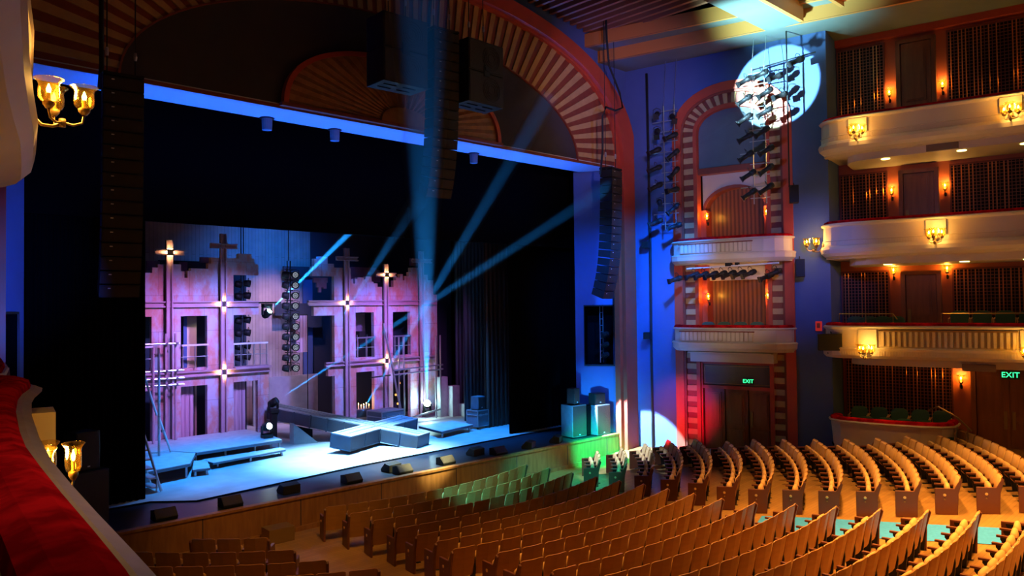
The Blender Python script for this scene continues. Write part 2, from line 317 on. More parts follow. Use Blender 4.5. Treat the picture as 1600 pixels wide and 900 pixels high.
pc = MB(); pc.box(-13, 12, -.035, .16, .80, .87); pc.build('cap_rail', MT['pitwood'], pit, bevel=.01)
for x in (-10.5, -8.2, -5.9, -3.35, -.85, 1.9, 4.5, 7.0, 9.2):
    q = MB(); q.box(x - .012, x + .012, -.006, 0.001, -.2, .80); q.build('panel_joint', MT['beamd'], pit)
q = MB(); q.box(-13, 12, -.07, 0, -.2, .12); q.build('base_board', MT['pitwood'], pit)
# ---- proscenium wall
def sup(a, b, n, t): c, s_ = math.cos(t), math.sin(t); return (a * abs(c) ** (2 / n) * (1 if c >= 0 else -1), 11 + b * abs(s_) ** (2 / n))
NT = 48
inn = [sup(7.75, 3.19, 2, PI * i / NT) for i in range(NT + 1)]
fo = [sup(9.9, 4.45, 2.6, PI * i / NT) for i in range(NT + 1)]
ro = [sup(11.0, 5.15, 2.4, PI * i / NT) for i in range(NT + 1)]
pw = MB(); pw.prism(inn, lambda u, v, t: (u, .02 + .5 * t, v)); pros = struct(pw.build('wall_proscenium', MT['fascia']))
# outer slate-blue wall around the red arch
mb = MB(); k = len(ro)
outp = [(13.5, 11)] + [(13.5, 18.5), (-13.5, 18.5)] + [(-13.5, 11)]
for i in range(NT):
    a, b = ro[i], ro[i + 1]
    def far(p):
        dx, dz = p[0], p[1] - 9; s_ = max(abs(dx) / 13.5, dz / 9.5); return (dx / s_, 9 + dz / s_)
    A_, B_ = far(a), far(b); mb.face([(a[0], .0, a[1]), (b[0], .0, b[1]), (B_[0], .0, B_[1]), (A_[0], .0, A_[1])])
for m in (1, -1): mb.box(min(m * 11, m * 13.5), max(m * 11, m * 13.5), 0, .3, -.2, 11)
for m in (1, -1): mb.box(min(m * 11.2, m * 13.5), max(m * 11.2, m * 13.5), 0, .3, 10.9, 12)
struct(mb.build('wall_front', MT['bluewall']))
# red moulded arch frame: raised band with a stepped inner lip, continuing to the floor
def band(inner, outer, y0, y1, name, mt, parent=None, legs=True, zb=-.1):
    I = [(inner[0][0], zb)] + inner + [(inner[-1][0], zb)] if legs else inner
    O = [(outer[0][0], zb)] + outer + [(outer[-1][0], zb)] if legs else outer
    q = MB()
    for i in range(len(I) - 1):
        a, b, c, d = I[i], I[i + 1], O[i + 1], O[i]
        P_ = [(p[0], yy, p[1]) for yy in (y0, y1) for p in (a, b, c, d)]
        for f in ((0, 1, 2, 3), (4, 5, 1, 0), (7, 6, 5, 4), (3, 2, 6, 7)): q.face([P_[j] for j in f])
    return q.build(name, mt, parent)
def mix(A, B, t): return [(a[0] * (1 - t) + b[0] * t, a[1] * (1 - t) + b[1] * t) for a, b in zip(A, B)]
rf = band(mix(fo, ro, .16), mix(fo, ro, .92), -.30, .1, 'trim_1', MT['redpaint']); struct(rf)
band(mix(fo, ro, 0), mix(fo, ro, .22), -.14, .1, 'inner_lip', MT['redpaint'], rf)
band(mix(fo, ro, .86), mix(fo, ro, 1.02), -.18, .1, 'outer_lip', mat('dark_groove_paint', (.10, .03, .04), .6), rf)
# striped fan between fascia and arch: alternating tan and red slats, tan ones proud
def sp(N, a, b, n, m=400):
    P_ = [sup(a, b, n, PI * i / m) for i in range(m + 1)]; L_ = [0]
    for p, q in zip(P_, P_[1:]): L_.append(L_[-1] + math.dist(p, q))
    out = []; j = 0
    for i in range(N + 1):
        t = L_[-1] * i / N
        while j < m - 1 and L_[j + 1] < t: j += 1
        u = (t - L_[j]) / (L_[j + 1] - L_[j]); out.append((P_[j][0] * (1 - u) + P_[j + 1][0] * u, P_[j][1] * (1 - u) + P_[j + 1][1] * u))
    return out
NS = 113; si = sp(NS, 7.75, 3.19, 2)
def hit_outer(p):
    nx_, nz_ = p[0] / 7.75 ** 2, (p[1] - 11) / 3.19 ** 2; L_ = math.hypot(nx_, nz_); nx_ /= L_; nz_ /= L_; t = 0
    while (abs(p[0] + nx_ * t) / 9.95) ** 2.6 + (max(0, p[1] - 11 + nz_ * t) / 4.5) ** 2.6 < 1: t += .01
    return (p[0] + nx_ * t, p[1] + nz_ * t)
sq_ = sp(NS, 9.95, 4.5, 2.6); so = []
for p, e in zip(si, sq_):
    h = hit_outer(p); w_ = (abs(p[0]) / 7.75) ** 3; so.append((h[0] * (1 - w_) + e[0] * w_, h[1] * (1 - w_) + e[1] * w_))
mb = MB()
for i in range(NS):
    y = .015 if i % 2 == 0 else -.025
    P_ = [(p[0], yy, p[1]) for yy in (y, .08) for p in (si[i], si[i + 1], so[i + 1], so[i])]
    for f in ((0, 1, 2, 3), (4, 5, 1, 0), (7, 6, 5, 4), (3, 2, 6, 7), (1, 5, 6, 2), (4, 0, 3, 7)): mb.face([P_[j] for j in f], 0 if i % 2 == 0 else 1)
struct(mb.build('trim_2', [MT['redwood'], MT['tan']]))
band(mix(inn, fo, -.012), mix(inn, fo, .01), -.05, .02, 'trim_3', MT['redwood'], legs=False)['kind'] = 'structure'
# striped quoin strips beside the opening, down to the stage
for m in (1, -1):
    mb = MB(); n_ = 26
    for i in range(n_):
        z0 = .85 + i * 10.1 / n_; y = -.01 if i % 2 else .02
        mb.box(min(m * 9.92, m * 10.28), max(m * 9.92, m * 10.28), y, .12, z0, z0 + 10.1 / n_, i % 2)
    struct(mb.build('trim_%d' % (4 if m > 0 else 5), [MT['redwood'], MT['tan']]))
# sunburst over the opening
sb = empty('sunburst_panel', (0, 0, 11), label='half-round carved wooden sunburst panel above the middle of the stage opening', cat='wall ornament')
N = 24
def se(a, b, t, n=2.4): c, s_ = math.cos(t), math.sin(t); return (a * abs(c) ** (2 / n) * (1 if c >= 0 else -1), b * abs(s_) ** (2 / n))
mb = MB(); rim = MB()
for i in range(N):
    t0, t1 = PI * i / N, PI * (i + 1) / N; tm = (t0 + t1) / 2
    for (ta, tb, ya, yb) in ((t0, tm, -.08, -.05), (tm, t1, -.05, -.08)):
        a, b, c, d = se(.85, .55, ta), se(.85, .55, tb), se(3.72, 1.88, tb), se(3.72, 1.88, ta)
        mb.face([(a[0], ya, a[1]), (b[0], yb, b[1]), (c[0], yb, c[1]), (d[0], ya, d[1])])
        mb.face([(a[0], .03, a[1]), (b[0], .03, b[1]), (c[0], .03, c[1]), (d[0], .03, d[1])])
mb.build('ray_fan', MT['sunwood'], sb)
mb = MB(); mb.prism([se(.85, .55, PI * i / 16) for i in range(17)], lambda u, v, t: (u, -.16 + .18 * t, v)); mb.build('hub_disc', MT['sunwood'], sb)
for a_, b_, nm in ((3.84, 1.98, 'rim'), ):
    q = MB()
    for i in range(32):
        t0, t1 = PI * i / 32, PI * (i + 1) / 32; a, b, c, d = se(3.70, 1.86, t0), se(3.70, 1.86, t1), se(a_, b_, t1), se(a_, b_, t0)
        P_ = [(p[0], yy, p[1]) for yy in (-.15, .03) for p in (a, b, c, d)]
        for f in ((0, 1, 2, 3), (4, 5, 1, 0), (7, 6, 5, 4), (3, 2, 6, 7)): q.face([P_[j] for j in f])
    q.build(nm, MT['redpaint'], sb)
q = MB(); q.box(-3.9, 3.9, -.17, .03, -.02, .07); q.build('sill', MT['redwood'], sb)
# soffit and side reveals of the opening
mb = MB(); mb.prism([(-10.1, 0), (10.1, 0), (9.3, 1.3), (-9.3, 1.3)], lambda u, v, t: (u, v, 10.93 + .12 * t)); struct(mb.build('ceiling_soffit', MT['white']))
mb = MB(); mb.box(-10, 10, -.012, .03, 10.93, 11.02); struct(mb.build('trim_6', MT['redwood']))
for m in (1, -1):
    mb = MB(); x0, x1 = 10.15, 9.25
    def rp(t, z): return (m * (x0 + (x1 - x0) * t), .02 + 1.5 * t, z)
    # opening in the panel for the side-fill recess
    ts = [0, .16, .80, 1]; zs = [.85, 3.45, 5.7, 10.95]
    for i in range(3):
        for j in range(3):
            if i == 1 and j == 1: continue
            mb.face([rp(ts[i], zs[j]), rp(ts[i + 1], zs[j]), rp(ts[i + 1], zs[j + 1]), rp(ts[i], zs[j + 1])])
    struct(mb.build('wall_reveal_' + ('right' if m > 0 else 'left'), MT['bluewall']))
    q = MB()
    def rq(t, d, z): p = rp(t, z); return (p[0] + m * d * .85, p[1] + d * .5, z)
    for (a, b) in (((ts[1], 3.45), (ts[2], 3.45)), ((ts[2], 3.45), (ts[2], 5.7)), ((ts[2], 5.7), (ts[1], 5.7)), ((ts[1], 5.7), (ts[1], 3.45))):
        q.face([rq(a[0], 0, a[1]), rq(b[0], 0, b[1]), rq(b[0], .7, b[1]), rq(a[0], .7, a[1])])
    q.face([rq(ts[1], .7, 3.45), rq(ts[2], .7, 3.45), rq(ts[2], .7, 5.7), rq(ts[1], .7, 5.7)])
    struct(q.build('wall_recess_' + ('right' if m > 0 else 'left'), MT['void']))
    # narrow frame round it and hanging gear inside
    q = MB(); e = .04
    for (ta, tb, za, zb_) in ((ts[1] - .02, ts[1], 3.4, 5.75), (ts[2], ts[2] + .02, 3.4, 5.75), (ts[1], ts[2], 5.7, 5.75), (ts[1], ts[2], 3.4, 3.45)):
        q.face([(rp(ta, za)[0] - m * .02, rp(ta, za)[1] - .03, za), (rp(tb, za)[0] - m * .02, rp(tb, za)[1] - .03, za), (rp(tb, zb_)[0] - m * .02, rp(tb, zb_)[1] - .03, zb_), (rp(ta, zb_)[0] - m * .02, rp(ta, zb_)[1] - .03, zb_)])
    struct(q.build('trim_%d' % (7 if m > 0 else 8), MT['blackm']))
    if m > 0:
        ll = empty('recess_lamp_ladder', label='dark lamp ladder hanging in the black recess right of the stage', cat='lighting ladder')
        q = MB(); c = rq(.45, .35, 0)
        for dx in (-.09, .09): q.tube([(c[0] + dx, c[1], 3.5), (c[0] + dx, c[1], 5.68)], .015, 6)
        for i in range(8): q.tube([(c[0] - .09, c[1], 3.7 + i * .25), (c[0] + .09, c[1], 3.7 + i * .25)], .012, 6)
        q.build('rail', MT['steel'], ll)
        for z in (3.8, 4.2, 4.6):
            q = MB(); q.lathe([(0, -.16), (.09, -.16), (.11, 0), (.08, .14), (0, .14)], (c[0] + .02, c[1] - .16, z), 10, T=Matrix.Rotation(1.2, 3, 'X')); q.build('lamp', MT['blackm'], ll)
# ceiling: sloped slatted zone, two stepped wooden bands along each side wall, cross slab with a coffer
def L1(y, m): return m * (9.05 + (-.2 - y) * .245)
def L2(y, m): return m * (8.3 + (-.2 - y) * .27)
for m in (1, -1):
    mb = MB(); Y0, Y1 = 0, -24
    mb.face([(L1(Y0, m), Y0, 14.85), (L1(Y1, m), Y1, 14.85), (m * 17, Y1, 14.85), (m * 12, Y0, 14.85)])
    mb.face([(L2(Y0, m), Y0, 15.28), (L2(Y1, m), Y1, 15.28), (L1(Y1, m), Y1, 15.28), (L1(Y0, m), Y0, 15.28)])
    struct(mb.build('ceiling_side_' + ('right' if m > 0 else 'left'), MT['ceil']))
    mb = MB()
    for L_, za, zb_ in ((L1, 14.85, 15.28), (L2, 15.28, 15.75)):
        mb.face([(L_(Y0, m), Y0, za), (L_(Y1, m), Y1, za), (L_(Y1, m), Y1, zb_), (L_(Y0, m), Y0, zb_)])
        mb.face([(L_(Y0, m), Y0, za - .01), (L_(Y1, m), Y1, za - .01), (L_(Y1, m) + m * .12, Y1, za - .01), (L_(Y0, m) + m * .12, Y0, za - .01)])
    struct(mb.build('trim_%d' % (9 if m > 0 else 10), MT['ceilwood']))
sg = MB()
for i in range(25):
    for m in (1, -1):
        x = .36 * i + .2; xe = m * (x + .16); xs = m * x
        z = 15.7 + (8.9 - x) * .11
        if x > 8.9: continue
        sg.box(min(xs, xs + m * .13), max(xs, xs + m * .13), -6.2, -.05, z, z + .20)
slg = struct(sg.build('ceiling_slats', MT['slat']))
q = MB()
for i in range(8): q.box(-8.9, 8.9, -.6 - i * .75, -.56 - i * .75, 16.7, 16.9)
q.build('cross_batten', MT['blackm'], slg)
mb = MB(); mb.box(-15, 15, -24, 0.2, 17.6, 17.8); struct(mb.build('ceiling_void', MT['void']))
# cross slab near the hall, lit teal at its right end
mb = MB(); mb.box(-10.6, 10.6, -7.15, -6.0, 14.8, 15.3); struct(mb.build('ceiling_slab', MT['ceil']))
cf = MB(); cf.box(-8.6, 8.6, -24, -9.6, 15.6, 15.8); struct(cf.build('ceiling_rear', MT['ceil']))
for m in (1, -1):
    q = MB(); a, b, c = 8.6 * m, 10.55 * m, 11.4 * m
    q.prism([(a, -7.2), (b, -7.2), (b + m * .25, -8.4), (a, -8.4)], lambda u, v, t: (u, v, 15.35 + .05 * t)); struct(q.build('ceiling_coffer_' + ('right' if m > 0 else 'left'), MT['ceil']))
q = MB(); q.box(-10.5, 10.5, -7.28, -7.15, 14.78, 15.6); q.box(-10.7, 10.7, -8.5, -8.38, 14.95, 15.6); q.box(-10.7, 10.7, -9.6, -8.5, 15.1, 15.2); struct(q.build('trim_11', MT['ceilwood']))
for x, y in ((9.6, -7.75), (7.6, -7.75), (5.6, -7.75)):
    o = empty('ceiling_downlight', (x, y, 15.34), label='small warm recessed downlight in the ceiling coffer, %s' % {9.6: 'the one nearest the right wall', 7.6: 'second from the right wall', 5.6: 'third from the right wall'}[x], cat='ceiling light')
    q = MB(); q.lathe([(.17, 0), (.17, -.02), (.12, -.02), (.12, .01)], n=16); q.build('ring', MT['whitem'], o)
    q = MB(); q.lathe([(0, -.008), (.12, -.008)], n=16); q.build('lens', MT['dlight'], o)
# rigging points on the side ceiling
# ---- side walls, mirrored; the right one has an arched bay with two boxes
ARCH = [(1.6, 11.9)] + [(3.78 - 2.18 * math.cos(PI * i / 20), 12.0 + 1.75 * math.sin(PI * i / 20) ** .75) for i in range(1, 20)] + [(5.95, 11.9)]
def archp(inset, zb, zt_off=0):
    c = 3.78; h = 2.18 - inset
    return [(c - h, zb)] + [(c - h * math.cos(PI * i / 24), 11.95 + (1.8 - inset) * math.sin(PI * i / 24) ** .8) for i in range(25)] + [(c + h, zb)]
def aband(i0, i1, o0, o1, name, mt, m, parent=None, zb=-.1):
    I, O = archp(i1, zb), archp(i0, zb); q = MB()
    for i in range(len(I) - 1):
        a, b, c, d = I[i], I[i + 1], O[i + 1], O[i]
        P_ = [SW(p[0], o, p[1], m) for o in (o0, o1) for p in (a, b, c, d)]
        for f in ((0, 1, 2, 3), (4, 5, 1, 0), (7, 6, 5, 4), (3, 2, 6, 7)): q.face([P_[j] for j in f])
    return q.build(name, mt, parent)
for m in (1, -1):
    sd = 'right' if m > 0 else 'left'
    # wall around the arched bay
    q = MB(); A_ = archp(0, -.2)
    q.face([SW(-.4, 0, -.2, m), SW(1.6, 0, -.2, m), SW(1.6, 0, 11.95, m), SW(-.4, 0, 11.95, m)])
    q.face([SW(5.96, 0, -.2, m), SW(7.12, 0, -.2, m), SW(7.12, 0, 11.95, m), SW(5.96, 0, 11.95, m)])
    top = [(s, z) for s, z in A_[1:-1]]
    for a, b in zip(top, top[1:]): q.face([SW(a[0], 0, a[1], m), SW(b[0], 0, b[1], m), SW(b[0], 0, 15.4, m), SW(a[0], 0, 15.4, m)])
    q.face([SW(-.4, 0, 11.95, m), SW(1.6, 0, 11.95, m), SW(1.6, 0, 15.4, m), SW(-.4, 0, 15.4, m)])
    q.face([SW(5.96, 0, 11.95, m), SW(7.12, 0, 11.95, m), SW(7.12, 0, 15.4, m), SW(5.96, 0, 15.4, m)])
    q.face([SW(7.12, 0, -.2, m), SW(7.12, 1.6, -.2, m), SW(7.12, 1.6, 15.4, m), SW(7.12, 0, 15.4, m)])
    struct(q.build('wall_' + sd, MT['bluewall']))
    ar = aband(0, .32, -.06, .2, 'trim_%d' % (12 if m > 0 else 13), MT['redpaint'], m); struct(ar)
    aband(.32, .40, -.02, .2, 'inner_lip', MT['redwood'], m, ar)
    aband(.78, .92, .02, .4, 'inner_jamb', MT['redpaint'], m, ar)
    # striped blocks inside the arch
    q = MB(); n_ = 150
    I, O = archp(.80, 0), archp(.38, 0)
    def seg(P_, n_):
        L_ = [0]
        for a, b in zip(P_, P_[1:]): L_.append(L_[-1] + math.dist(a, b))
        out = []; j = 0
        for i in range(n_ + 1):
            t = L_[-1] * i / n_
            while j < len(P_) - 2 and L_[j + 1] < t: j += 1
            u = (t - L_[j]) / max(1e-6, L_[j + 1] - L_[j]); out.append((P_[j][0] * (1 - u) + P_[j + 1][0] * u, P_[j][1] * (1 - u) + P_[j + 1][1] * u))
        return out
    def sarch(inset):
        P_ = []; c = 3.78; h = 2.18 - inset
        for i in range(60): P_.append((c - h, -.05 + 12 * i / 60))
        for i in range(34): t = PI * i / 33; P_.append((c - h * math.cos(t), 11.95 + (1.8 - inset) * math.sin(t) ** .8))
        for i in range(1, 61): P_.append((c + h, 11.95 - 12 * i / 60))
        return P_
    Is, Os = sarch(.80), sarch(.38); nn = len(Is) - 1
    for i in range(nn):
        o = .10 if i % 2 == 0 else .05
        P_ = [SW(p[0], oo, p[1], m) for oo in (o, .2) for p in (Is[i], Is[i + 1], Os[i + 1], Os[i])]
        for f in ((0, 1, 2, 3), (4, 5, 1, 0), (7, 6, 5, 4), (3, 2, 6, 7), (1, 5, 6, 2), (4, 0, 3, 7)): q.face([P_[j] for j in f], 0 if i % 2 == 0 else 1)
    q.build('striped_reveal', [MT['redwood'], MT['tan']], ar)
    if m < 0: continue
    # back of the bay: drape-like panelling behind the boxes, screen at the top, door below
    q = MB(); sbox(q, 2.3, 5.3, .9, 1.0, 3.9, 10.7); struct(q.build('wall_box_back', MT['boxdrape']))
    q = MB(); sbox(q, 2.3, 5.3, .25, .35, 10.7, 14.0); struct(q.build('wall_arch_screen', MT['greyteal']))
    q = MB(); sbox(q, 2.45, 5.15, .12, .45, 10.5, 10.72); struct(q.build('trim_14', MT['redwood']))
    # cream spandrel with a small arched opening above the upper box
    q = MB(); c = 3.75; h = 1.1
    ap = [(c - h, 9.0)] + [(c - h * math.cos(PI * i / 16), 9.15 + .8 * math.sin(PI * i / 16)) for i in range(17)] + [(c + h, 9.0)]
    for a, b in zip(ap[1:-1], ap[2:-1]): q.face([SW(a[0], .5, a[1]), SW(b[0], .5, b[1]), SW(b[0], .5, 10.55), SW(a[0], .5, 10.55)])
    for s0, s1 in ((2.55, c - h), (c + h, 5.05)): q.face([SW(s0, .5, 9.1), SW(s1, .5, 9.1), SW(s1, .5, 10.55), SW(s0, .5, 10.55)])
    struct(q.build('wall_box_spandrel', MT['cream']))
    q = MB()
    for i in range(16):
        a0, a1 = PI * i / 16, PI * (i + 1) / 16
        P_ = [(c - r_ * math.cos(t), 9.15 + (.8 + r_ - h) * math.sin(t)) for t, r_ in ((a0, h), (a1, h), (a1, h + .12), (a0, h + .12))]
        q.face([SW(p[0], .46, p[1]) for p in P_])
        q.face([SW(P_[0][0], .46, P_[0][1]), SW(P_[1][0], .46, P_[1][1]), SW(P_[1][0], .9, P_[1][1]), SW(P_[0][0], .9, P_[0][1])])
    struct(q.build('trim_15', MT['redwood']))
    q = MB()
    for s0, s1 in ((2.42, 2.72), (4.85, 5.15)): sbox(q, s0, s1, .35, .9, 4.0, 9.2)
    struct(q.build('trim_16', MT['redpaint']))
    q = MB(); sbox(q, 2.35, 5.25, .6, .9, 6.6, 7.2); sbox(q, 2.3, 5.3, -.6, .95, 7.2, 7.25); sbox(q, 2.3, 5.3, -.6, .95, 3.98, 4.02); struct(q.build('floor_boxes', MT['cream']))
    # lower door bay
    q = MB(); sbox(q, 2.35, 5.25, .3, .42, -.2, 3.98); struct(q.build('wall_door_bay', MT['redwood']))
# ---- door under the lower box (three mahogany leaves, grey transom)
dr = struct(empty('door_1')); q = MB(); sbox(q, 2.42, 2.58, .1, .34, .2, 3.6); sbox(q, 5.1, 5.26, .1, .34, .2, 3.6); sbox(q, 2.42, 5.26, .12, .34, 3.55, 3.7); sbox(q, 2.42, 5.26, .12, .34, 2.66, 2.78); q.build('door_frame', MT['redpaint'], dr)
q = MB(); sbox(q, 2.58, 5.1, .2, .3, 2.78, 3.55); q.build('transom_panel', MT['panelgrey'], dr)
q = MB(); 
for a, b in (((2.62, 2.84), (5.06, 2.86)), ((2.62, 3.48), (5.06, 3.50))): sbox(q, a[0], b[0], .17, .2, a[1], b[1])
for s in (2.62, 5.04): sbox(q, s, s + .02, .17, .2, 2.84, 3.5)
q.build('transom_bead', MT['tan'], dr)
def leaf(s0, s1, z0, z1, off, par, m=1, panels=((.08, .40), (.45, .95))):
    q = MB(); sbox(q, s0, s1, off, off + .06, z0, z1, m); d = q.build('door_leaf', MT['door'], par)
    wdt = s1 - s0; H = z1 - z0
    for a, b in panels:
        e = MB(); p0, p1, q0, q1 = s0 + .16 * wdt, s1 - .16 * wdt, z0 + a * H, z0 + b * H
        sbox(e, p0, p1, off - .035, off, q0, q1, m); sbox(e, p0 + .06, p1 - .06, off - .06, off - .035, q0 + .06, q1 - .06, m); e.build('raised_panel', MT['door'], d)
    return d
for s0, s1 in ((2.6, 3.35), (3.4, 4.2), (4.25, 5.08)): lf = leaf(s0, s1, .3, 2.66, .22, dr)
q = MB(); sbox(q, 4.30, 4.38, .14, .2, 1.35, 1.9); q.build('push_plate', MT['gold'], dr)
q = MB(); sbox(q, 3.95, 5.1, -.3, -.24, 0, 0.01)
# ================================================================== BALCONIES
def sweep(plan, prof, m, zr, name, mt, parent, closed=True, caps=True):
    """plan: (s, off) line; prof: (out, z) with out pointing into the hall"""
    pts = [Vector((s, o)) for s, o in plan]; nrm = []
    for i in range(len(pts)):
        d = (pts[min(i + 1, len(pts) - 1)] - pts[max(0, i - 1)]).normalized(); nrm.append(Vector((d.y, -d.x)))
    q = MB(); n = len(prof)
    for p, nn_ in zip(pts, nrm):
        for out, z in prof: w_ = p + nn_ * out; q.v.append(tuple(SW(w_.x, w_.y, zr + z, m)))
    for i in range(len(pts) - 1):
        for j in range(n if closed else n - 1):
            k = (j + 1) % n; q.f.append((i * n + j, i * n + k, (i + 1) * n + k, (i + 1) * n + j)); q.mi.append(0)
    if closed and caps:
        q.f.append(tuple(range(n))); q.f.append(tuple(range((len(pts) - 1) * n, len(pts) * n))); q.mi += [0, 0]
    return q.build(name, mt, parent, smooth=False)
def rplan(plan, step=.12):
    out = []
    for a, b in zip(plan, plan[1:]):
        n = max(1, int(math.dist(a, b) / step))
        for i in range(n): t = i / n; out.append((a[0] * (1 - t) + b[0] * t, a[1] * (1 - t) + b[1] * t))
    return out + [plan[-1]]
def off_at(plan, s):
    for a, b in zip(plan, plan[1:]):
        if a[0] <= s <= b[0]: t = (s - a[0]) / max(1e-6, b[0] - a[0]); return a[1] * (1 - t) + b[1] * t
    return plan[-1][1]
END = [(7.14, .10), (7.05, -.15), (7.04, -.38), (7.15, -.60), (7.36, -.77), (7.65, -.88), (8.0, -.93), (8.5, -.93)]
PLAN0 = END + [(9.2, -.90), (10.5, -.90), (12, -.90), (13.2, -.94), (14.3, -1.0), (15.2, -1.08), (16.2, -1.15), (18.5, -1.2)]
vel = [(-.28, -.09), (-.26, -.02), (-.18, .01), (-.06, .01), (.0, -.02), (.02, -.09)]
def balcony(zr, m, kind, label, pil, fl=None, plan=None):
    global PLAN
    PLAN = plan or PLAN0
    root = tag(empty('balcony', SW(12, -1, zr, m) * 0, label=label, cat='balcony'), label, 'balcony')
    sweep(PLAN, vel, m, zr, 'velvet_rail', MT['velvet'], root)
    sweep(PLAN, [(-.30, -.16), (-.30, -.085), (.06, -.085), (.10 + (.03 if m < 0 and kind == 'fluted' else 0), -.12), (.08, -.17), (.03, -.20), (-.22, -.20)], m, zr, 'rail_ledge', MT['ledge'] if m < 0 else MT['cream'], root)
    if kind == 'fluted':
        face = [(-.2, -.2), (.02, -.2), (.02, -.76), (-.2, -.76)]
        low = [(-.2, -.76), (.10, -.76), (.13, -.80), (.11, -.86), (.10, -1.02), (.02, -1.10), (-.25, -1.13)]
    else:
        face = [(-.2, -.2), (.02, -.2), (.03, -.62), (-.2, -.62)]
        low = [(-.2, -.62), (.05, -.62), (.06, -.64), (.04, -.66), (.04, -.80), (.10, -.84), (.13, -.92), (.10, -1.04), (-.0, -1.14), (-.2, -1.20), (-.25, -1.22)]
    sweep(PLAN, face, m, zr, 'front_panel', MT['cream'], root); sweep(PLAN, low, m, zr, 'cornice', MT['cream'], root)
    rp_ = rplan([p for p in PLAN if p[0] > 7.2 and p[0] < 15], .02)
    # dentil ribs
    q = MB(); s = 7.5; z0, z1 = (-1.0, -.88) if kind == 'fluted' else (-.795, -.675); oo = .125 if kind == 'fluted' else .055
    while s < 14.8:
        o = off_at(PLAN, s); sbox(q, s, s + .035, o - oo, o - oo + .05, zr + z0, zr + z1, m); s += .075
    q.build('reeded_band', MT['cream'], root)
    # soffit: slab and a lower inset disc with rays
    zs = zr - 1.13 if kind == 'fluted' else zr - 1.21
    P_ = [(s_, o + .2) for s_, o in PLAN] + [(18.5, 1.6), (7.14, 1.6)]
    q = MB(); q.prism(P_, lambda u, v, t: SW(u, v, zs + .25 * t, m)); q.build('soffit', MT['cream'], root)
    P2 = [(7.62, 1.0), (7.66, .3), (7.75, 0), (7.95, -.25), (8.3, -.42), (8.9, -.50), (14, -.55), (18.4, -.6), (18.4, 1.55), (7.62, 1.55)]
    q = MB(); q.prism(P2, lambda u, v, t: SW(u, v, zs - .22 + .3 * t, m)); q.build('lower_soffit', MT['cream'], root)
    for s_ in pil:
        o = off_at(PLAN, s_); q = MB(); zb = -.78 if kind == 'fluted' else -.62
        sbox(q, s_ - .27, s_ + .27, o - (.26 if m < 0 and kind == 'fluted' else .10), o + .1, zr + zb, zr - .19 - (.12 if m < 0 else 0), m); q.build('pilaster', MT['cream'], root)
    if fl:
        for a, b in fl:
            q = MB(); sbox(q, a, b, off_at(PLAN, (a + b) / 2) - .045, off_at(PLAN, (a + b) / 2) + .02, zr - .74, zr - .24, m); fp = q.build('fluted_panel', MT['creamd'], root)
            q = MB(); s = a + .04; o = off_at(PLAN, (a + b) / 2)
            while s < b - .08: sbox(q, s, s + .075, o - .11, o - .03, zr - .71, zr - .27, m); s += .155
            q.build('flutes', MT['cream'], fp)
            q = MB(); sbox(q, a - .03, b + .03, o - .10, o, zr - .26, zr - .215, m); q.build('top_bead', MT['gold'], fp)
    q = MB(); sbox(q, 7.15, 18.5, -.75, 1.6, zr - 1.0, zr - .95, m); q.build('deck', MT['void'], root)
    return root
Z1, Z2, Z3 = 11.72, 8.36, 5.08
b1 = balcony(Z1, 1, 'plain', 'topmost cream balcony with red rail on the right wall', (8.25, 12.3))
b2 = balcony(Z2, 1, 'plain', 'middle cream balcony on the right wall, between the plain top one and the fluted one', (10.35, 14.4))
b3 = balcony(Z3, 1, 'fluted', 'lowest cream balcony on the right wall with a fluted front', (8.4, 12.65), fl=((8.75, 12.3), (12.95, 14.8)))
bl = balcony(5.0, -1, 'fluted', 'near balcony at lower left whose red velvet rail runs towards the camera', (8.45,), fl=((8.85, 12.3),), plan=[(7.14, .10), (7.02, -.2), (7.04, -.5), (7.2, -.76), (7.5, -.94), (7.9, -1.02), (8.3, -1.0), (8.9, -.92), (9.5, -.875), (10.5, -.85), (11.9, -.86), (12.95, -.89), (13.7, -.94), (14.36, -.99), (15.08, -1.05), (15.6, -1.09), (18.5, -1.2)])
bu = balcony(8.36, -1, 'plain', 'rounded end of the cream balcony filling the upper left corner', (7.9,), plan=END + [(9.2, -.92), (10.2, -.90), (11.2, -.84), (12.2, -.79), (13.5, -.75), (16, -.72), (18.5, -.72)]); PLAN = PLAN0
for s_, dz in ((8.9, 0), (11.0, 0), (12.6, 0)):
    for (zr, rt_) in ((Z1, b1), (Z2, b2)):
        q = MB(); c = SW(s_, -.2, zr - 1.44); q.lathe([(0, 0), (.10, 0), (.10, .02), (.13, .02), (.13, -.01), (.10, -.012)], c, 14); q.build('recessed_downlight', MT['dlight'], rt_)
for zr, s0, rt_ in ((Z1, 10.1, b1), (Z3, 10.9, b3)):
    q = MB(); sbox(q, s0, s0 + .85, -.62, -.5, zr - 1.42, zr - 1.22); q.build('vent_grille', MT['grey'], rt_)
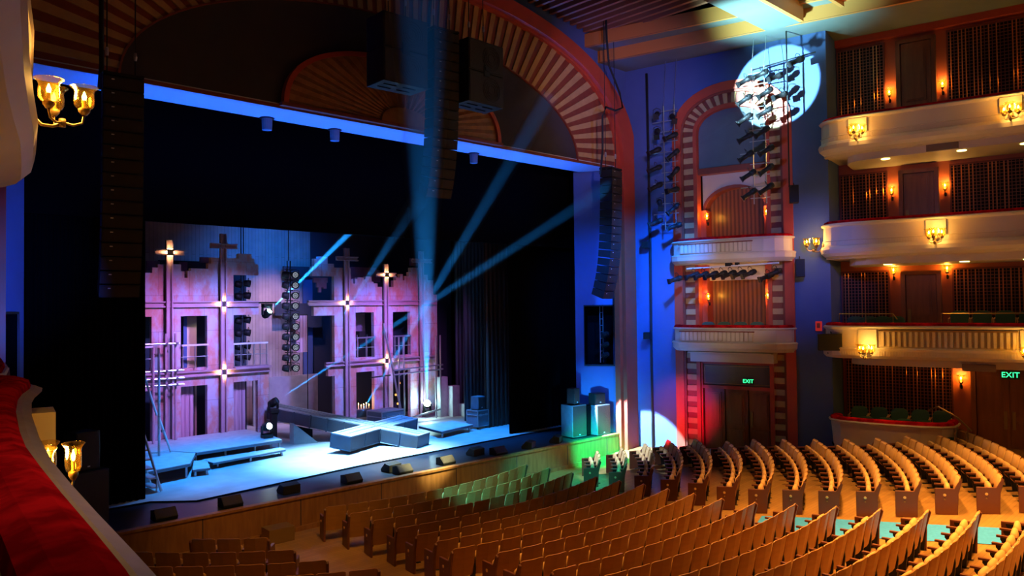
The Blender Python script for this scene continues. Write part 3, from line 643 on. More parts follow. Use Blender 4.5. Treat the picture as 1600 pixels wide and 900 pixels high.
# ---- boxes in the arched bay
BPL = [(1.62, 0.05), (1.66, -.25), (1.80, -.50), (2.05, -.66), (2.4, -.74), (3.78, -.78), (5.15, -.74), (5.5, -.66), (5.75, -.50), (5.90, -.25), (5.94, .05)]
def box_bal(zr, m, label, fz):
    root = empty('box_balcony', label=label, cat='balcony')
    sweep(BPL, vel, m, zr, 'velvet_rail', MT['velvet'], root)
    sweep(BPL, [(-.28, -.14), (-.28, -.085), (.05, -.085), (.07, -.12), (.03, -.16), (-.2, -.16)], m, zr, 'rail_ledge', MT['cream'], root)
    sweep(BPL, [(-.15, -.16), (.0, -.16), (.0, -.60), (-.15, -.60)], m, zr, 'front_panel', MT['cream'], root)
    sweep(BPL, [(-.25, -.58), (.05, -.58), (.10, -.62), (.08, -.68), (.07, -.80), (-.02, -.90), (-.30, -.93)], m, zr, 'cornice', MT['cream'], root)
    P_ = [(s_, o + .1) for s_, o in BPL] + [(5.9, .9), (1.65, .9)]
    q = MB(); q.prism(P_, lambda u, v, t: SW(u, v, zr - .93 + .1 * t, m)); q.build('soffit', MT['cream'], root)
    q = MB(); sbox(q, 2.15, 4.75, -.795, -.70, zr - .56, zr - .22, m); fp = q.build('fluted_panel', MT['creamd'], root)
    q = MB(); s = 2.2
    while s < 4.68: sbox(q, s, s + .105, -.845, -.78, zr - .54, zr - .24, m); s += .152
    q.build('flutes', MT['cream'], fp)
    q = MB(); sbox(q, 2.1, 4.8, -.86, -.78, zr - .235, zr - .20, m); q.build('top_bead', MT['redwood'], fp)
    return root
box_bal(8.10, 1, 'upper rounded cream box balcony inside the arched bay right of the stage', 0)
lb = box_bal(4.98, 1, 'lower rounded cream box balcony inside the arched bay right of the stage', 0)
q = MB(); sbox(q, 2.3, 5.3, -.35, .2, 3.66, 4.0); q.build('lower_soffit', MT['cream'], lb)
box_bal(4.98, -1, 'red-railed cream box seen past the near balcony at the left edge', 0)
# ---- ground box on the right: solid curved cream front with red rail
gb = empty('ground_box', label='low curved cream enclosure with red rail behind the right seating block', cat='balcony')
GP = [(7.14, .05), (7.10, -.3), (7.2, -.6), (7.5, -.85), (8.1, -.98), (9.0, -1.0), (9.8, -.95), (10.35, -.78), (10.62, -.5), (10.68, -.1), (10.68, .3)]
sweep(GP, vel, 1, 2.08, 'velvet_rail', MT['velvet'], gb)
sweep(GP, [(-.28, -.15), (-.28, -.085), (.05, -.085), (.07, -.12), (.03, -.16), (-.2, -.16)], 1, 2.08, 'rail_ledge', MT['cream'], gb)
sweep(GP, [(-.15, -.16), (.0, -.16), (-.12, -1.5), (-.25, -1.5)], 1, 2.08, 'front_panel', MT['cream'], gb)
q = MB(); q.prism([(s_, o + .1) for s_, o in GP] + [(10.6, 1.6), (7.15, 1.6)], lambda u, v, t: SW(u, v, 1.1 + .06 * t)); q.build('deck', MT['void'], gb)
# ---- back wall of the tiers
q = MB(); sbox(q, 7.0, 18.5, 1.5, 1.6, -.2, 15.3); struct(q.build('wall_tiers', MT['orangewall']))
q = MB(); sbox(q, 6.9, 18.5, 1.5, 1.6, -.2, 15.3, -1); struct(q.build('wall_tiers_left', MT['orangewall']))
q = MB(); sbox(q, 7.12, 18.5, 1.3, 1.6, 14.62, 14.85); struct(q.build('trim_17', MT['redpaint']))
def grille(s0, s1, z0, z1, label, off=1.42):
    r = empty('wall_grille', label=label, cat='wall grille')
    q = MB(); sbox(q, s0, s1, off + .04, off + .08, z0, z1); q.build('backing', MT['latback'], r)
    q = MB(); s = s0 + .05
    while s < s1 - .02: sbox(q, s, s + .022, off, off + .03, z0, z1); s += .105
    z = z0
    while z < z1 - .02: sbox(q, s0, s1, off + .005, off + .028, z, z + .02); z += .105
    q.build('lattice', MT['lattice'], r)
    q = MB(); s = s0 + .08; rnd = random.Random(int(s0 * 100 + z0 * 10))
    while s < s1 - .04:
        q.tube([SW(s, off - .02, z0), SW(s, off - .02, z1)], .013, 6); s += rnd.choice((.105, .105, .21, .21, .42))
    q.build('upright_rods', MT['rod'], r)
    q = MB()
    for a, b, c, d in ((s0 - .05, s0, z0, z1), (s1, s1 + .05, z0, z1), (s0 - .05, s1 + .05, z1, z1 + .06)): sbox(q, a, b, off - .02, off + .08, c, d)
    q.build('frame', MT['redwood'], r)
DN = [1]
def tdoor(s0, s1, z0, z1, label, n=1, off=1.4):
    DN[0] += 1; r = struct(empty('door_%d' % DN[0]), label); q = MB()
    for a, b, c, d in ((s0, s0 + .13, z0, z1), (s1 - .13, s1, z0, z1), (s0, s1, z1 - .12, z1)): sbox(q, a, b, off - .08, off + .1, c, d)
    q.build('door_frame', MT['door'], r); wd = (s1 - s0 - .3) / n
    for i in range(n):
        lf = leaf(s0 + .15 + i * wd + .005, s0 + .15 + (i + 1) * wd - .005, z0, z1 - .13, off, r)
        hx = s0 + .2 if n == 1 else (s0 + .15 + wd - .16 if i == 0 else s0 + .15 + wd + .06)
        q = MB(); sbox(q, hx, hx + .09, off - .10, off - .06, z0 + .8, z0 + 1.35); q.build('push_plate', MT['gold'], lf)
tiers = ((Z1 - .95, 14.45, 0, 'top'), (Z2 - .95, Z1 - 1.62, .02, 'middle'), (Z3 - .95, Z2 - 1.62, .04, 'lower'))
for z0, z1, d, nm in tiers:
    e = .55 if nm == 'top' else 0
    grille(7.2, 8.62, z0, z1, 'dark lattice grille with brass rods left of the door on the %s right tier' % nm)
    grille(10.55, 12.75, z0, z1, 'wide dark lattice grille with brass rods right of the door on the %s right tier' % nm)
    grille(13.4, 15.2, z0, z1, 'dark lattice grille at the right picture edge on the %s right tier' % nm)
    tdoor(9.02, 10.2, z0, z1 + (.0), 'tall panelled mahogany door between two sconces on the %s right tier' % nm)
grille(7.25, 10.4, 1.2, Z3 - 1.32, 'long lattice grille behind the green chairs of the ground enclosure')
tdoor(10.95, 13.0, .95, 3.7, 'double mahogany exit door with brass push plates at far right', 2)
q = MB(); sbox(q, 10.4, 14, .2, 1.5, .8, .95); struct(q.build('floor_landing', mat('dark_carpet', (.03, .04, .04), .9)))
# ================================================================== SCONCES
WARM = (1.0, .52, .10)
SHADE = [(r_, z_ * .76) for r_, z_ in [(.030, 0), (.062, .012), (.078, .05), (.080, .12), (.074, .18), (.082, .215), (.108, .245), (.112, .250), (.104, .247), (.078, .213), (.070, .18), (.076, .12), (.074, .05), (.055, .016)]]
def lamp_unit(par, c):
    q = MB(); q.lathe([(0, -.05), (.022, -.05), (.045, -.02), (.048, 0), (.03, .012), (.018, .014), (.018, .075), (0, .075)], c, 14); q.build('candle_cup', MT['gold'], par, smooth=True)
    q = MB(); q.lathe(SHADE, c, 24); q.build('glass_shade', MT['glass'], par, smooth=True)
    q = MB(); q.lathe([(0, .075), (.014, .08), (.020, .105), (.013, .125), (.004, .15), (0, .152)], c, 10); q.build('bulb', MT['bulb'], par, smooth=True)
def plight(loc, p, par=None, r=.05):
    d = bpy.data.lights.new('sconce_light', 'POINT'); o = bpy.data.objects.new('sconce_light', d); sc.collection.objects.link(o); d.energy = p; d.color = WARM; d.shadow_soft_size = r
    o.location = loc
    if par: o.parent = par
def make_triple():
    r = empty('triple_sconce')            # local: wall at +Y, hall towards -Y
    q = MB(); q.lathe([(0, .0), (.055, .0), (.06, .02), (.05, .04), (0, .045)], (0, 0, 0), 16, T=Matrix.Rotation(PI / 2, 3, 'X')); q.build('wall_plate', MT['gold'], r, smooth=True)
    q = MB(); q.tube([(0, -.03, -.01), (0, -.06, -.10), (0, -.12, -.165), (0, -.20, -.17), (0, -.27, -.135)], [.012, .013, .014, .014, .02], 8); q.tube([(0, -.27, -.17), (0, -.27, -.10)], .026, 10)
    for a in (-140, -20, 90):
        t = math.radians(a); e = (.16 * math.cos(t), -.27 - .16 * math.sin(t) * -1 if False else -.27 + .16 * math.sin(-t), -.07)
        q.tube([(0, -.27, -.13), (e[0] * .5, -.27 + (e[1] + .27) * .5, -.145), (e[0] * .9, -.27 + (e[1] + .27) * .9, -.12), (e[0], e[1], -.05)], .011, 6)
    q.build('curved_arms', MT['gold'], r, smooth=True)
    for a in (-140, -20, 90):
        t = math.radians(a); lamp_unit(r, (.16 * math.cos(t), -.27 - .16 * math.sin(t), 0))
    plight((0, -.27, .13), 42, r, .07); return r
def make_single():
    r = empty('wall_sconce'); q = MB(); q.tube([(0, 0, -.14), (0, -.05, -.16), (0, -.10, -.10), (0, -.11, -.04)], [.02, .014, .012, .012], 8); q.lathe([(0, -.06), (.03, -.05), (.035, .0), (.03, .05), (0, .06)], (0, -.01, -.14), 10)
    q.build('arm', MT['iron'], r, smooth=True); lamp_unit(r, (0, -.11, 0)); plight((0, -.13, .13), 24, r, .05); return r
TS = make_triple(); SS = make_single(); usedt = [0, 0]
WA_R = WANG - PI / 2 + PI            # local -Y must point into the hall (-WN)
def rz_wall(m): # rotate so that local -Y = -WN*m
    d = Vector((-WN.x * m, -WN.y, 0)); return math.atan2(d.x, -d.y)
def sconce(kind, s, off, z, m, label, rz=None, group=None, scale=None):
    src = TS if kind == 3 else SS; i = 0 if kind == 3 else 1
    o = src if not usedt[i] else copy_tree(src); usedt[i] = 1
    place(o, SW(s, off, z, m), rz_wall(m) if rz is None else rz, label=label, cat='wall lamp', group=group); o.scale = (scale or (1.25 if kind == 3 else 1.15),) * 3; return o
G3 = 'three-glass bracket lamps on the balcony fronts'; G1 = 'single glass sconces on the right wall'
sconce(3, 8.25, -1.04, Z1 - .72, 1, 'lit triple glass bracket lamp left on the topmost right balcony front', group=G3)
sconce(3, 12.3, -1.06, Z1 - .72, 1, 'lit triple glass bracket lamp on the topmost right balcony front, by the picture edge', group=G3)
sconce(3, 10.35, -1.06, Z2 - .72, 1, 'lit triple glass bracket lamp centred on the middle right balcony front', group=G3)
sconce(3, 7.04, -.45, Z2 - .74, 1, 'lit bracket lamp on the rounded stage-side end of the middle right balcony', rz=rz_wall(1) - 1.15, group=G3)
sconce(3, 8.4, -1.14, Z3 - .88, 1, 'lit triple glass bracket lamp under the fluted right balcony, at its left end', group=G3)
sconce(3, 12.62, -1.14, Z3 - .88, 1, 'lit triple glass bracket lamp under the fluted right balcony, cut by the right picture edge', group=G3)
lw_ = sconce(3, 10.35, -.93, 4.33, -1, 'glowing amber glass lamp behind the red velvet rail at lower left', group=G3); lw_.scale = (1.35, .85, 1.35)
def sconce_at(loc, rz, label, sc_=1):
    o = copy_tree(TS); place(o, loc, rz, label=label, cat='wall lamp', group=G3); o.scale = (sc_,) * 3
sconce(3, 9.9, -.93, 7.66, -1, 'large triple amber glass lamp with curved bracket on the upper left balcony', group=G3, scale=1.12)
for z, nm in ((Z1 + .95, 'top'), (Z2 + 1.0, 'middle'), (Z3 + 1.6, 'lower')):
    sconce(1, 8.80, 1.5, z, 1, 'lit single glass sconce left of the door on the %s right tier' % nm, group=G1)
    sconce(1, 10.37, 1.5, z, 1, 'lit single glass sconce right of the door on the %s right tier' % nm, group=G1)
sconce(1, 12.95, 1.5, Z1 + 1.0, 1, 'lit single glass sconce at the right picture edge on the top right tier', group=G1)
sconce(1, 10.68, 1.5, 3.15, 1, 'lit single glass sconce beside the double exit door at ground level', group=G1)
for z, nm in ((8.85, 'upper'), (5.9, 'lower')):
    sconce(1, 2.80, .35, z, 1, 'lit single glass sconce on the left side inside the %s box' % nm, group=G1)
    sconce(1, 4.98, .35, z, 1, 'lit single glass sconce on the right side inside the %s box' % nm, group=G1)
# ---- exit signs
def text_mesh(txt, size, m, parent, T, name='lettering', depth=.004):
    c = bpy.data.curves.new(name, 'FONT'); c.body = txt; c.size = size; c.align_x = 'CENTER'; c.align_y = 'CENTER'; c.extrude = depth
    t = bpy.data.objects.new(name, c); sc.collection.objects.link(t); dg = bpy.context.evaluated_depsgraph_get(); me = bpy.data.meshes.new_from_object(t.evaluated_get(dg)); bpy.data.objects.remove(t)
    me.name = name; o = bpy.data.objects.new(name, me); me.materials.clear(); me.materials.append(m); sc.collection.objects.link(o); o.parent = parent; o.matrix_local = T; return o
def exit_sign(s, off, z, label, k=1):
    r = empty('exit_sign', SW(s, off, z), rz_wall(1), label=label, cat='exit sign')
    q = MB(); q.box(-.24 * k, .24 * k, -.03, .03, -.13 * k, .13 * k); q.build('housing', MT['exitb'], r, bevel=.008)
    text_mesh('EXIT', .235 * k, MT['exitg'], r, Matrix.Translation((0, -.034, 0)) @ Matrix.Rotation(PI / 2, 4, 'X'))
exit_sign(4.26, .12, 2.98, 'small green EXIT sign over the door beneath the boxes', .8)
exit_sign(12.02, 1.22, 3.44, 'green EXIT sign over the double door at far right')
o = empty('fire_alarm', SW(6.72, -.04, 4.95), rz_wall(1), label='small red fire alarm box on the blue pillar beside the fluted balcony', cat='alarm'); q = MB(); q.box(-.10, .10, -.03, .04, -.16, .16); q.build('housing', MT['alarm'], o, bevel=.01); q = MB(); q.box(-.05, .05, -.045, -.03, -.06, .10); q.build('face_plate', MT['redpaint'], o)
q = MB(); c = SW(1.0, -.05, 5.8)
# ================================================================== LOUDSPEAKERS
def line_array(loc, rz, n, h, wd, dp, curve, label, tilt0=0):
    r = empty('line_array', loc, rz, label=label, cat='loudspeaker array')
    q = MB(); 
    for x in (-wd / 2 + .04, wd / 2 - .04): q.box(x - .03, x + .03, -dp / 2, dp / 2, .02, .09)
    for y in (-dp / 2, -.04, dp / 2 - .05): q.box(-wd / 2, wd / 2, y, y + .05, .02, .08)
    q.build('rigging_frame', MT['blackm'], r)
    pos = Vector((0, 0, 0)); a = tilt0
    for i in range(n):
        a += curve(i / (n - 1)); T = Matrix.Translation(pos) @ Matrix.Rotation(a, 4, 'X')
        q = MB(); q.v = []
        k = [( -wd / 2, -dp / 2), (wd / 2, -dp / 2), (wd / 2 - .05, dp / 2), (-wd / 2 + .05, dp / 2)]
        q.prism(k, lambda u, v, t: T @ Vector((u, v, -.008 - (h - .016) * t * (1 if v < 0 else .9)))); mo = q.build('speaker_module', MT['spk'], r)
        e = MB(); e.box(-wd / 2 + .015, wd / 2 - .015, -dp / 2 - .012, -dp / 2, -h + .03, -.03, T=T); e.build('front_grille', mat_grille, mo)
        e = MB(); e.box(-wd * .30, -wd * .23, -dp / 2 - .02, -dp / 2 - .012, -h * .30, -h * .22, T=T); e.build('badge', MT['whitem'], mo)
        pos = pos + (Matrix.Rotation(a, 3, 'X') @ Vector((0, 0, -h)))
    return r
mat_grille = mat('speaker_grille', (.030, .024, .020), .6, bump=.4, nscale=90, spec=.3)
crv = lambda t: math.radians(.35 + 3.4 * max(0, t - .45) ** 1.1 * 1.6)
line_array((-8.0, -1.0, 10.62), math.radians(-6), 16, .285, .78, .5, crv, 'tall black line array hanging at the left of the stage opening')
line_array((8.35, -1.05, 10.55), math.radians(12), 16, .285, .80, .5, crv, 'tall black line array hanging in front of the right arch pier')
line_array((.28, -1.5, 13.45), math.radians(-4), 17, .27, .86, .5, crv, 'tall black line array hanging over the middle of the stage opening')
def sub(loc, rz, label):
    r = empty('hanging_subwoofer', loc, rz, label=label, cat='loudspeaker')
    for i in range(2):
        q = MB(); q.box(-.7, .7, -.42, .42, -.92 * (i + 1) + .01, -.92 * i - .005); c = q.build('cabinet', MT['spk'], r, bevel=.015)
        q = MB(); q.box(-.66, .66, -.435, -.42, -.92 * (i + 1) + .05, -.92 * i - .05); q.build('front_grille', mat_grille, c)
        q = MB()
        for rr in (.34, .27, .20, .13): q.tube([(.18 + rr * math.cos(t), -.44, -.92 * i - .46 + rr * math.sin(t)) for t in [2 * PI * j / 24 for j in range(25)]], .006, 5, cap=False)
        q.build('cone_rings', MT['blackm'], c)
    q = MB(); q.box(-.12, .10, -.455, -.435, -1.02, -.72); q.box(-.08, .04, -.47, -.45, -.86, -.76); q.build('handle_plate', MT['blackm'], r)
    q = MB()
    for x in (-.35, .25):
        for y in (-.2, .1): q.box(x - .2, x + .2, y, y + .05, -1.846, -1.838)
    q.build('bottom_slots', MT['void'], r)
sub((-1.25, -1.5, 13.45), math.radians(-2), 'large black double speaker box hanging left of the central array'); sub((1.58, -1.5, 13.42), math.radians(2), 'large black double speaker box hanging right of the central array')
def cable(pts, r, label, name='cable'): q = MB(); q.tube(pts, r, 6); return tag(q.build(name, MT['cable'], smooth=True), label, 'cable')
for x0, y0, z0, nm in ((-8.0, -1, 10.62, 'left line array'), (8.35, -1.05, 10.55, 'right line array'), (.28, -1.5, 13.45, 'central line array'), (-1.25, -1.5, 13.45, 'left hanging speaker box'), (1.58, -1.5, 13.42, 'right hanging speaker box')):
    r = empty('hoist_rigging', label='thin steel hoist cables with shackles holding the %s' % nm, cat='rigging')
    for dx in (-.28, .28):
        q = MB(); q.tube([(x0 + dx, y0, z0 - (.01 if 'box' in nm else -.03)), (x0 + dx, y0, 17.6)], .014, 6); w_ = q.build('hoist_cable', MT['cable'], r)
        q = MB(); q.lathe([(0, -.1), (.03, -.08), (.04, 0), (.03, .08), (0, .1)], (x0 + dx, y0, z0 + .55), 8); q.build('shackle', MT['steel'], w_)
cable([(-8.35, -.9, 17), (-8.36, -.9, 12.2), (-8.34, -.85, 10.9), (-8.36, -.8, 10.4)], .05, 'thick black cable bundle dropping to the left line array')
cable([(8.0, -1.2, 17), (8.05, -1.2, 15.2), (8.15, -1.2, 14.3), (8.75, -1.2, 13.4), (8.9, -1.2, 12.9), (8.5, -1.2, 12.72), (7.95, -1.2, 12.75), (7.75, -1.2, 12.4), (7.85, -1.1, 11.2), (7.95, -.9, 10.4)], .04, 'black cable drooping in a loop above the right line array')
cable([(-.05, -1.5, 17), (-.08, -1.5, 14.6), (-.10, -1.4, 13.6)], .05, 'black cable bundle dropping to the central line array')
# stage-front wedges
def wedge(loc, rz, label, back=False):
    r = empty('stage_monitor', loc, rz, label=label, cat='stage monitor'); r.scale = (.74, .74, .72); q = MB()
    q.prism([(-.26, 0), (.22, 0), (.26, .10), (.02, .36), (-.26, .30)], lambda u, v, t: (-.34 + .68 * t, u, v)); q.build('cabinet', MT['spk'], r, bevel=.012)
    q = MB(); q.prism([(.235, .11), (.255, .125), (.035, .365), (.015, .35)], lambda u, v, t: (-.31 + .62 * t, u, v)); q.build('front_grille', mat_grille, r)
names = {-6.6: 'the leftmost', -5.0: 'second from the left', -3.3: 'at the left end of the bright strip, seen from its sloping front', -1.5: 'centre-left, facing the seats', .15: 'in the cream light patch, the front one', .2: 'pale green lit, just behind another in the cream patch', 1.9: 'right of the cream light patch', 3.6: 'behind another dark one, right of centre', 4.1: 'the front one of a dark pair right of centre', 5.55: 'small white-faced', 7.0: 'beside the grey speaker cabinets'}
for x, y, rz in ((-6.6, .5, PI), (-5.0, .5, PI), (-3.3, .75, 0), (-1.5, .5, PI), (.2, .42, PI), (.15, .95, 0.15), (1.9, .5, PI), (3.5, .95, .1), (4.1, .45, PI), (5.55, .5, .5), (7.0, .55, .5)):
    nm = {-6.6: 'leftmost of those along the stage edge', -5.0: 'second from the left along the stage edge', -3.3: 'third from the left, turned to the stage', -1.5: 'fourth from the left along the stage edge', .2: 'nearer the rail of the two in the cream light patch', .15: 'behind the other in the cream light patch', 1.9: 'alone just right of the cream light patch', 3.5: 'rear one of the dark pair right of centre', 4.1: 'front one of the dark pair right of centre', 5.55: 'third from the right along the stage edge, catching light', 7.0: 'nearest the tall speaker cabinets at the right'}[x]
    wedge((x, y, .842), rz, 'black wedge stage monitor, ' + nm)
# speaker stacks on both sides
def cab(loc, rz, sx, sy, sz, label, m='spk'):
    r = empty('speaker_cabinet', loc, rz, label=label, cat='loudspeaker'); q = MB(); q.box(-sx / 2, sx / 2, -sy / 2, sy / 2, 0, sz); q.build('cabinet', MT[m], r, bevel=.015)
    q = MB(); q.box(-sx / 2 + .03, sx / 2 - .03, -sy / 2 - .015, -sy / 2, .04, sz - .04); q.build('front_grille', mat_grille, r)
    q = MB(); q.box(-.03, .03, -sy / 2 - .02, -sy / 2 - .014, .07, .10); q.build('badge', MT['whitem'], r)
MT['spkgrey'] = mat('cabinet_side_grey', (.10, .13, .16), .6, noise=.2, nscale=4, col2=(.07, .09, .11))
cab((8.32, .85, .872), -.1, .72, .62, 1.18, 'tall grey-sided speaker cabinet, left one of the group at stage right', 'spkgrey'); cab((9.32, .50, .872), -.1, .70, .6, 1.12, 'tall dark speaker cabinet, right one of the group at stage right', 'spkgrey')
q = MB(); q.prism([(8.70 + .045 * i, .52 + (.04 if i % 2 else -.02)) for i in range(6)] + [(8.94, .62), (8.70, .62)], lambda u, v, t: (u, v, .90 + 1.08 * t)); tag(q.build('draped_cloth', MT['black']), 'black cloth hanging between the two tall speaker cabinets', 'cloth')
cab((8.30, .85, 2.055), .15, .36, .34, .60, 'small upright speaker standing on the left tall cabinet'); cab((9.28, .52, 1.997), -.2, .50, .40, .42, 'small square speaker standing on the right tall cabinet')
cab((-8.35, .9, .85), .3, .95, .9, 1.35, 'big dark subwoofer cabinet at far left of the stage front'); cab((-8.25, .9, 2.205), .3, .55, .5, .85, 'smaller speaker standing on the far left subwoofer')
q = MB(); q.box(-.33, .33, -.24, .24, 0, .36); ub = q.build('speaker_crate', MT['gold'], bevel=.01); place(ub, (-4.2, -.42, 0), -.05, label='dark box standing on the floor against the wooden stage wall', cat='loudspeaker')
# ================================================================== MASKING DRAPES (black)
def drape(name, x0, x1, y, z0, z1, m, label, amp=.05, step=.16, T=None):
    q = MB(); n = int(abs(x1 - x0) / step) * 4
    P_ = [(x0 + (x1 - x0) * i / n, y + amp * math.sin(i * PI / 2)) for i in range(n + 1)]
    for a, b in zip(P_, P_[1:]): q.face([(a[0], a[1], z0), (b[0], b[1], z0), (b[0], b[1], z1), (a[0], a[1], z1)])
    return tag(q.build(name, m, smooth=True), label, 'stage curtain')
def vdrape(name, x, y0, y1, z0, z1, m, label, amp=.05, step=.16):
    q = MB(); n = int(abs(y1 - y0) / step) * 4
    P_ = [(x + amp * math.sin(i * PI / 2), y0 + (y1 - y0) * i / n) for i in range(n + 1)]
    for a, b in zip(P_, P_[1:]): q.face([(a[0], a[1], z0), (b[0], b[1], z0), (b[0], b[1], z1), (a[0], a[1], z1)])
    return tag(q.build(name, m, smooth=True), label, 'stage curtain')
drape('masking_curtain', -11.5, -6.27, 2.75, .85, 12, MT['black'], 'wide black curtain closing the left side of the stage opening')
drape('masking_curtain', 7.0, 11.5, 2.95, .872, 12, MT['black'], 'wide black curtain closing the right side of the stage opening')
q = MB(); q.box(-11.5, 11.5, 2.42, 2.58, 8.06, 12.6); tag(q.build('border_curtain', MT['black']), 'long black border hanging across the top of the stage opening', 'stage curtain')
drape('brown_side_drape', 7.35, 9.0, 4.7, .872, 9.6, MT['drape'], 'brown pleated drape at the right edge of the visible stage', .07, .22)
drape('teal_side_drape', 7.95, 9.9, 6.7, .872, 10, MT['drapeblue'], 'dark teal-lit pleated drape behind the brown one', .07, .2)
drape('rear_side_drape', 9.3, 12.2, 8.9, .872, 10.5, MT['drapeblue'], 'dark pleated drape right of the scenery wall', .07, .2)
drape('rear_masking', -9, 13.2, 13.45, .85, 11.5, MT['black'], 'black rear curtain behind all the scenery')
vdrape('left_wing_drape', -5.9, 6.8, 13.2, .85, 10.5, MT['black'], 'black side curtain left of the scenery wall')
# ================================================================== SCENERY
def cells(name, solids, holes, y0, y1, m, parent=None):
    xs = sorted({round(v, 3) for r in solids + holes for v in r[:2]}); zs = sorted({round(v, 3) for r in solids + holes for v in r[2:]})
    ins = lambda R, x, z: any(r[0] < x < r[1] and r[2] < z < r[3] for r in R)
    G = [[ins(solids, (xs[i] + xs[i + 1]) / 2, (zs[j] + zs[j + 1]) / 2) and not ins(holes, (xs[i] + xs[i + 1]) / 2, (zs[j] + zs[j + 1]) / 2) for j in range(len(zs) - 1)] for i in range(len(xs) - 1)]
    q = MB(); at_ = lambda i, j: 0 <= i < len(G) and 0 <= j < len(G[0]) and G[i][j]
    for i in range(len(G)):
        for j in range(len(G[0])):
            if not G[i][j]: continue
            a, b, c, d = xs[i], xs[i + 1], zs[j], zs[j + 1]
            q.face([(a, y0, c), (b, y0, c), (b, y0, d), (a, y0, d)]); q.face([(a, y1, c), (a, y1, d), (b, y1, d), (b, y1, c)])
            if not at_(i - 1, j): q.face([(a, y0, c), (a, y0, d), (a, y1, d), (a, y1, c)])
            if not at_(i + 1, j): q.face([(b, y0, c), (b, y1, c), (b, y1, d), (b, y0, d)])
            if not at_(i, j - 1): q.face([(a, y0, c), (a, y1, c), (b, y1, c), (b, y0, c)])
            if not at_(i, j + 1): q.face([(a, y0, d), (b, y0, d), (b, y1, d), (a, y1, d)])
    return q.build(name, m, parent)
Lf = tag(empty('ruined_facade'), 'left half of the rust-stained ruined building scenery with stepped broken top', 'stage scenery')
B_ = .87
cols = [(-5.4, -3.89, 7.03), (-3.89, -3.7, 7.22), (-3.7, -3.5, 7.33), (-3.5, -2.92, 7.35), (-2.92, -2.8, 7.11), (-2.8, -2.69, 6.88), (-2.69, -2.58, 7.13), (-2.58, -1.96, 7.22), (-1.96, -1.85, 7.42), (-1.85, -1.02, 7.63)]
cells('facade_wall', [(a, b, B_, t) for a, b, t in cols] + [(-1.02, -.82, 7.02, 7.63), (-.82, -.32, 7.02, 7.81), (-.32, -.2, 7.02, 7.65), (-.2, -.05, 7.02, 7.45), (-1.02, -.05, 5.54, 6.0), (-1.02, .36, B_, 3.56)],
      [(-2.93, -2.0, 3.69, 5.53), (-2.93, -2.0, B_ - .1, 3.05), (-1.03, -.09, B_ - .1, 3.07), (-5.0, -3.91, 3.69, 5.53), (-5.0, -3.9, B_ - .1, 3.0)], 9.2, 9.4, MT['rust'], Lf)
Rf = tag(empty('ruined_facade'), 'right half of the rust-stained ruined building scenery with stepped broken top', 'stage scenery')
cols = [(3.2, 3.98, 7.4), (3.98, 4.1, 6.94), (4.1, 4.18, 6.76), (4.18, 4.30, 6.96), (4.3, 4.62, 7.02), (4.62, 4.7, 6.94), (4.7, 5.0, 7.06), (5.0, 5.1, 6.85), (5.1, 5.3, 6.78), (5.3, 6.12, 6.63), (6.12, 6.25, 6.92), (6.25, 6.47, 7.05), (6.47, 6.62, 7.2), (6.62, 6.7, 6.93), (6.7, 6.95, 7.12), (6.95, 7.05, 7.3), (7.05, 7.65, 7.5), (7.65, 8.0, 7.2), (8.0, 8.3, 6.95), (8.3, 8.5, 6.3)]
cells('facade_wall', [(a, b, B_, t) for a, b, t in cols] + [(2.21, 2.3, 7.04, 7.42), (2.3, 2.5, 7.04, 7.73), (2.5, 2.91, 7.04, 7.83), (2.91, 3.2, 7.04, 7.55), (2.27, 3.2, 5.45, 5.85), (2.9, 3.2, 3.0, 3.38)],
      [(4.2, 5.1, 3.67, 5.55), (6.07, 6.99, 3.67, 5.55), (4.21, 5.1, B_ - .1, 3.07), (6.05, 6.98, B_ - .1, 3.05), (2.45, 3.2, B_, 2.9)], 9.2, 9.4, MT['rust'], Rf)
# fallen-looking jag hanging behind the right half
cells('hanging_jag', [(2.55, 3.2, 6.8, 7.0), (2.7, 3.1, 6.6, 6.82), (2.78, 2.9, 6.4, 6.62), (3.0, 3.15, 6.55, 6.82)], [], 9.7, 9.8, MT['mauve'], Rf)
def chan(par, x0, x1, z0, z1, yf=9.12, name='channel_beam'):
    """U-channel: two flanges proud of a recessed web"""
    q = MB(); v = (z1 - z0) > (x1 - x0); e = .045
    q.box(x0, x1, yf + .03, yf + .09, z0, z1)
    if v: q.box(x0, x0 + e, yf - .06, yf + .09, z0, z1); q.box(x1 - e, x1, yf - .06, yf + .09, z0, z1)
    else: q.box(x0, x1, yf - .06, yf + .09, z0, z0 + e); q.box(x0, x1, yf - .06, yf + .09, z1 - e, z1)
    return q.build(name, MT['beam'], par)
def glow(par, x, z, yf=9.06, p=7):
    r = MB(); r.box(x - .105, x + .105, yf - .04, yf + .05, z - .105, z + .105); bx = r.build('light_box', MT['beamd'], par)
    q = MB()
    for dx, dz in ((1, 0), (-1, 0), (0, 1), (0, -1)):
        hx, hz = (.012, .075) if dx else (.075, .012); cx, cz = x + dx * .118, z + dz * .118
        q.box(cx - hx, cx + hx, yf - .02, yf + .06, cz - hz, cz + hz)
    q.build('glow_strip', MT['glow'], bx)
    for dx, dz in ((1, 0), (-1, 0), (0, 1), (0, -1)):
        d = bpy.data.lights.new('cross_light', 'POINT'); d.energy = p * .35; d.color = (1, .58, .2); d.shadow_soft_size = .03; o = bpy.data.objects.new('cross_light', d); sc.collection.objects.link(o); o.location = (x + dx * .2, yf - .05, z + dz * .2); o.parent = par
def cross(par, x, z0, z1, zc=None, hw=.5, wd=.22):
    chan(par, x - wd / 2, x + wd / 2, z0, z1, 9.06, 'upright_beam')
    if zc: chan(par, x - hw, x + hw, zc - .09, zc + .09, 9.0, 'cross_arm')
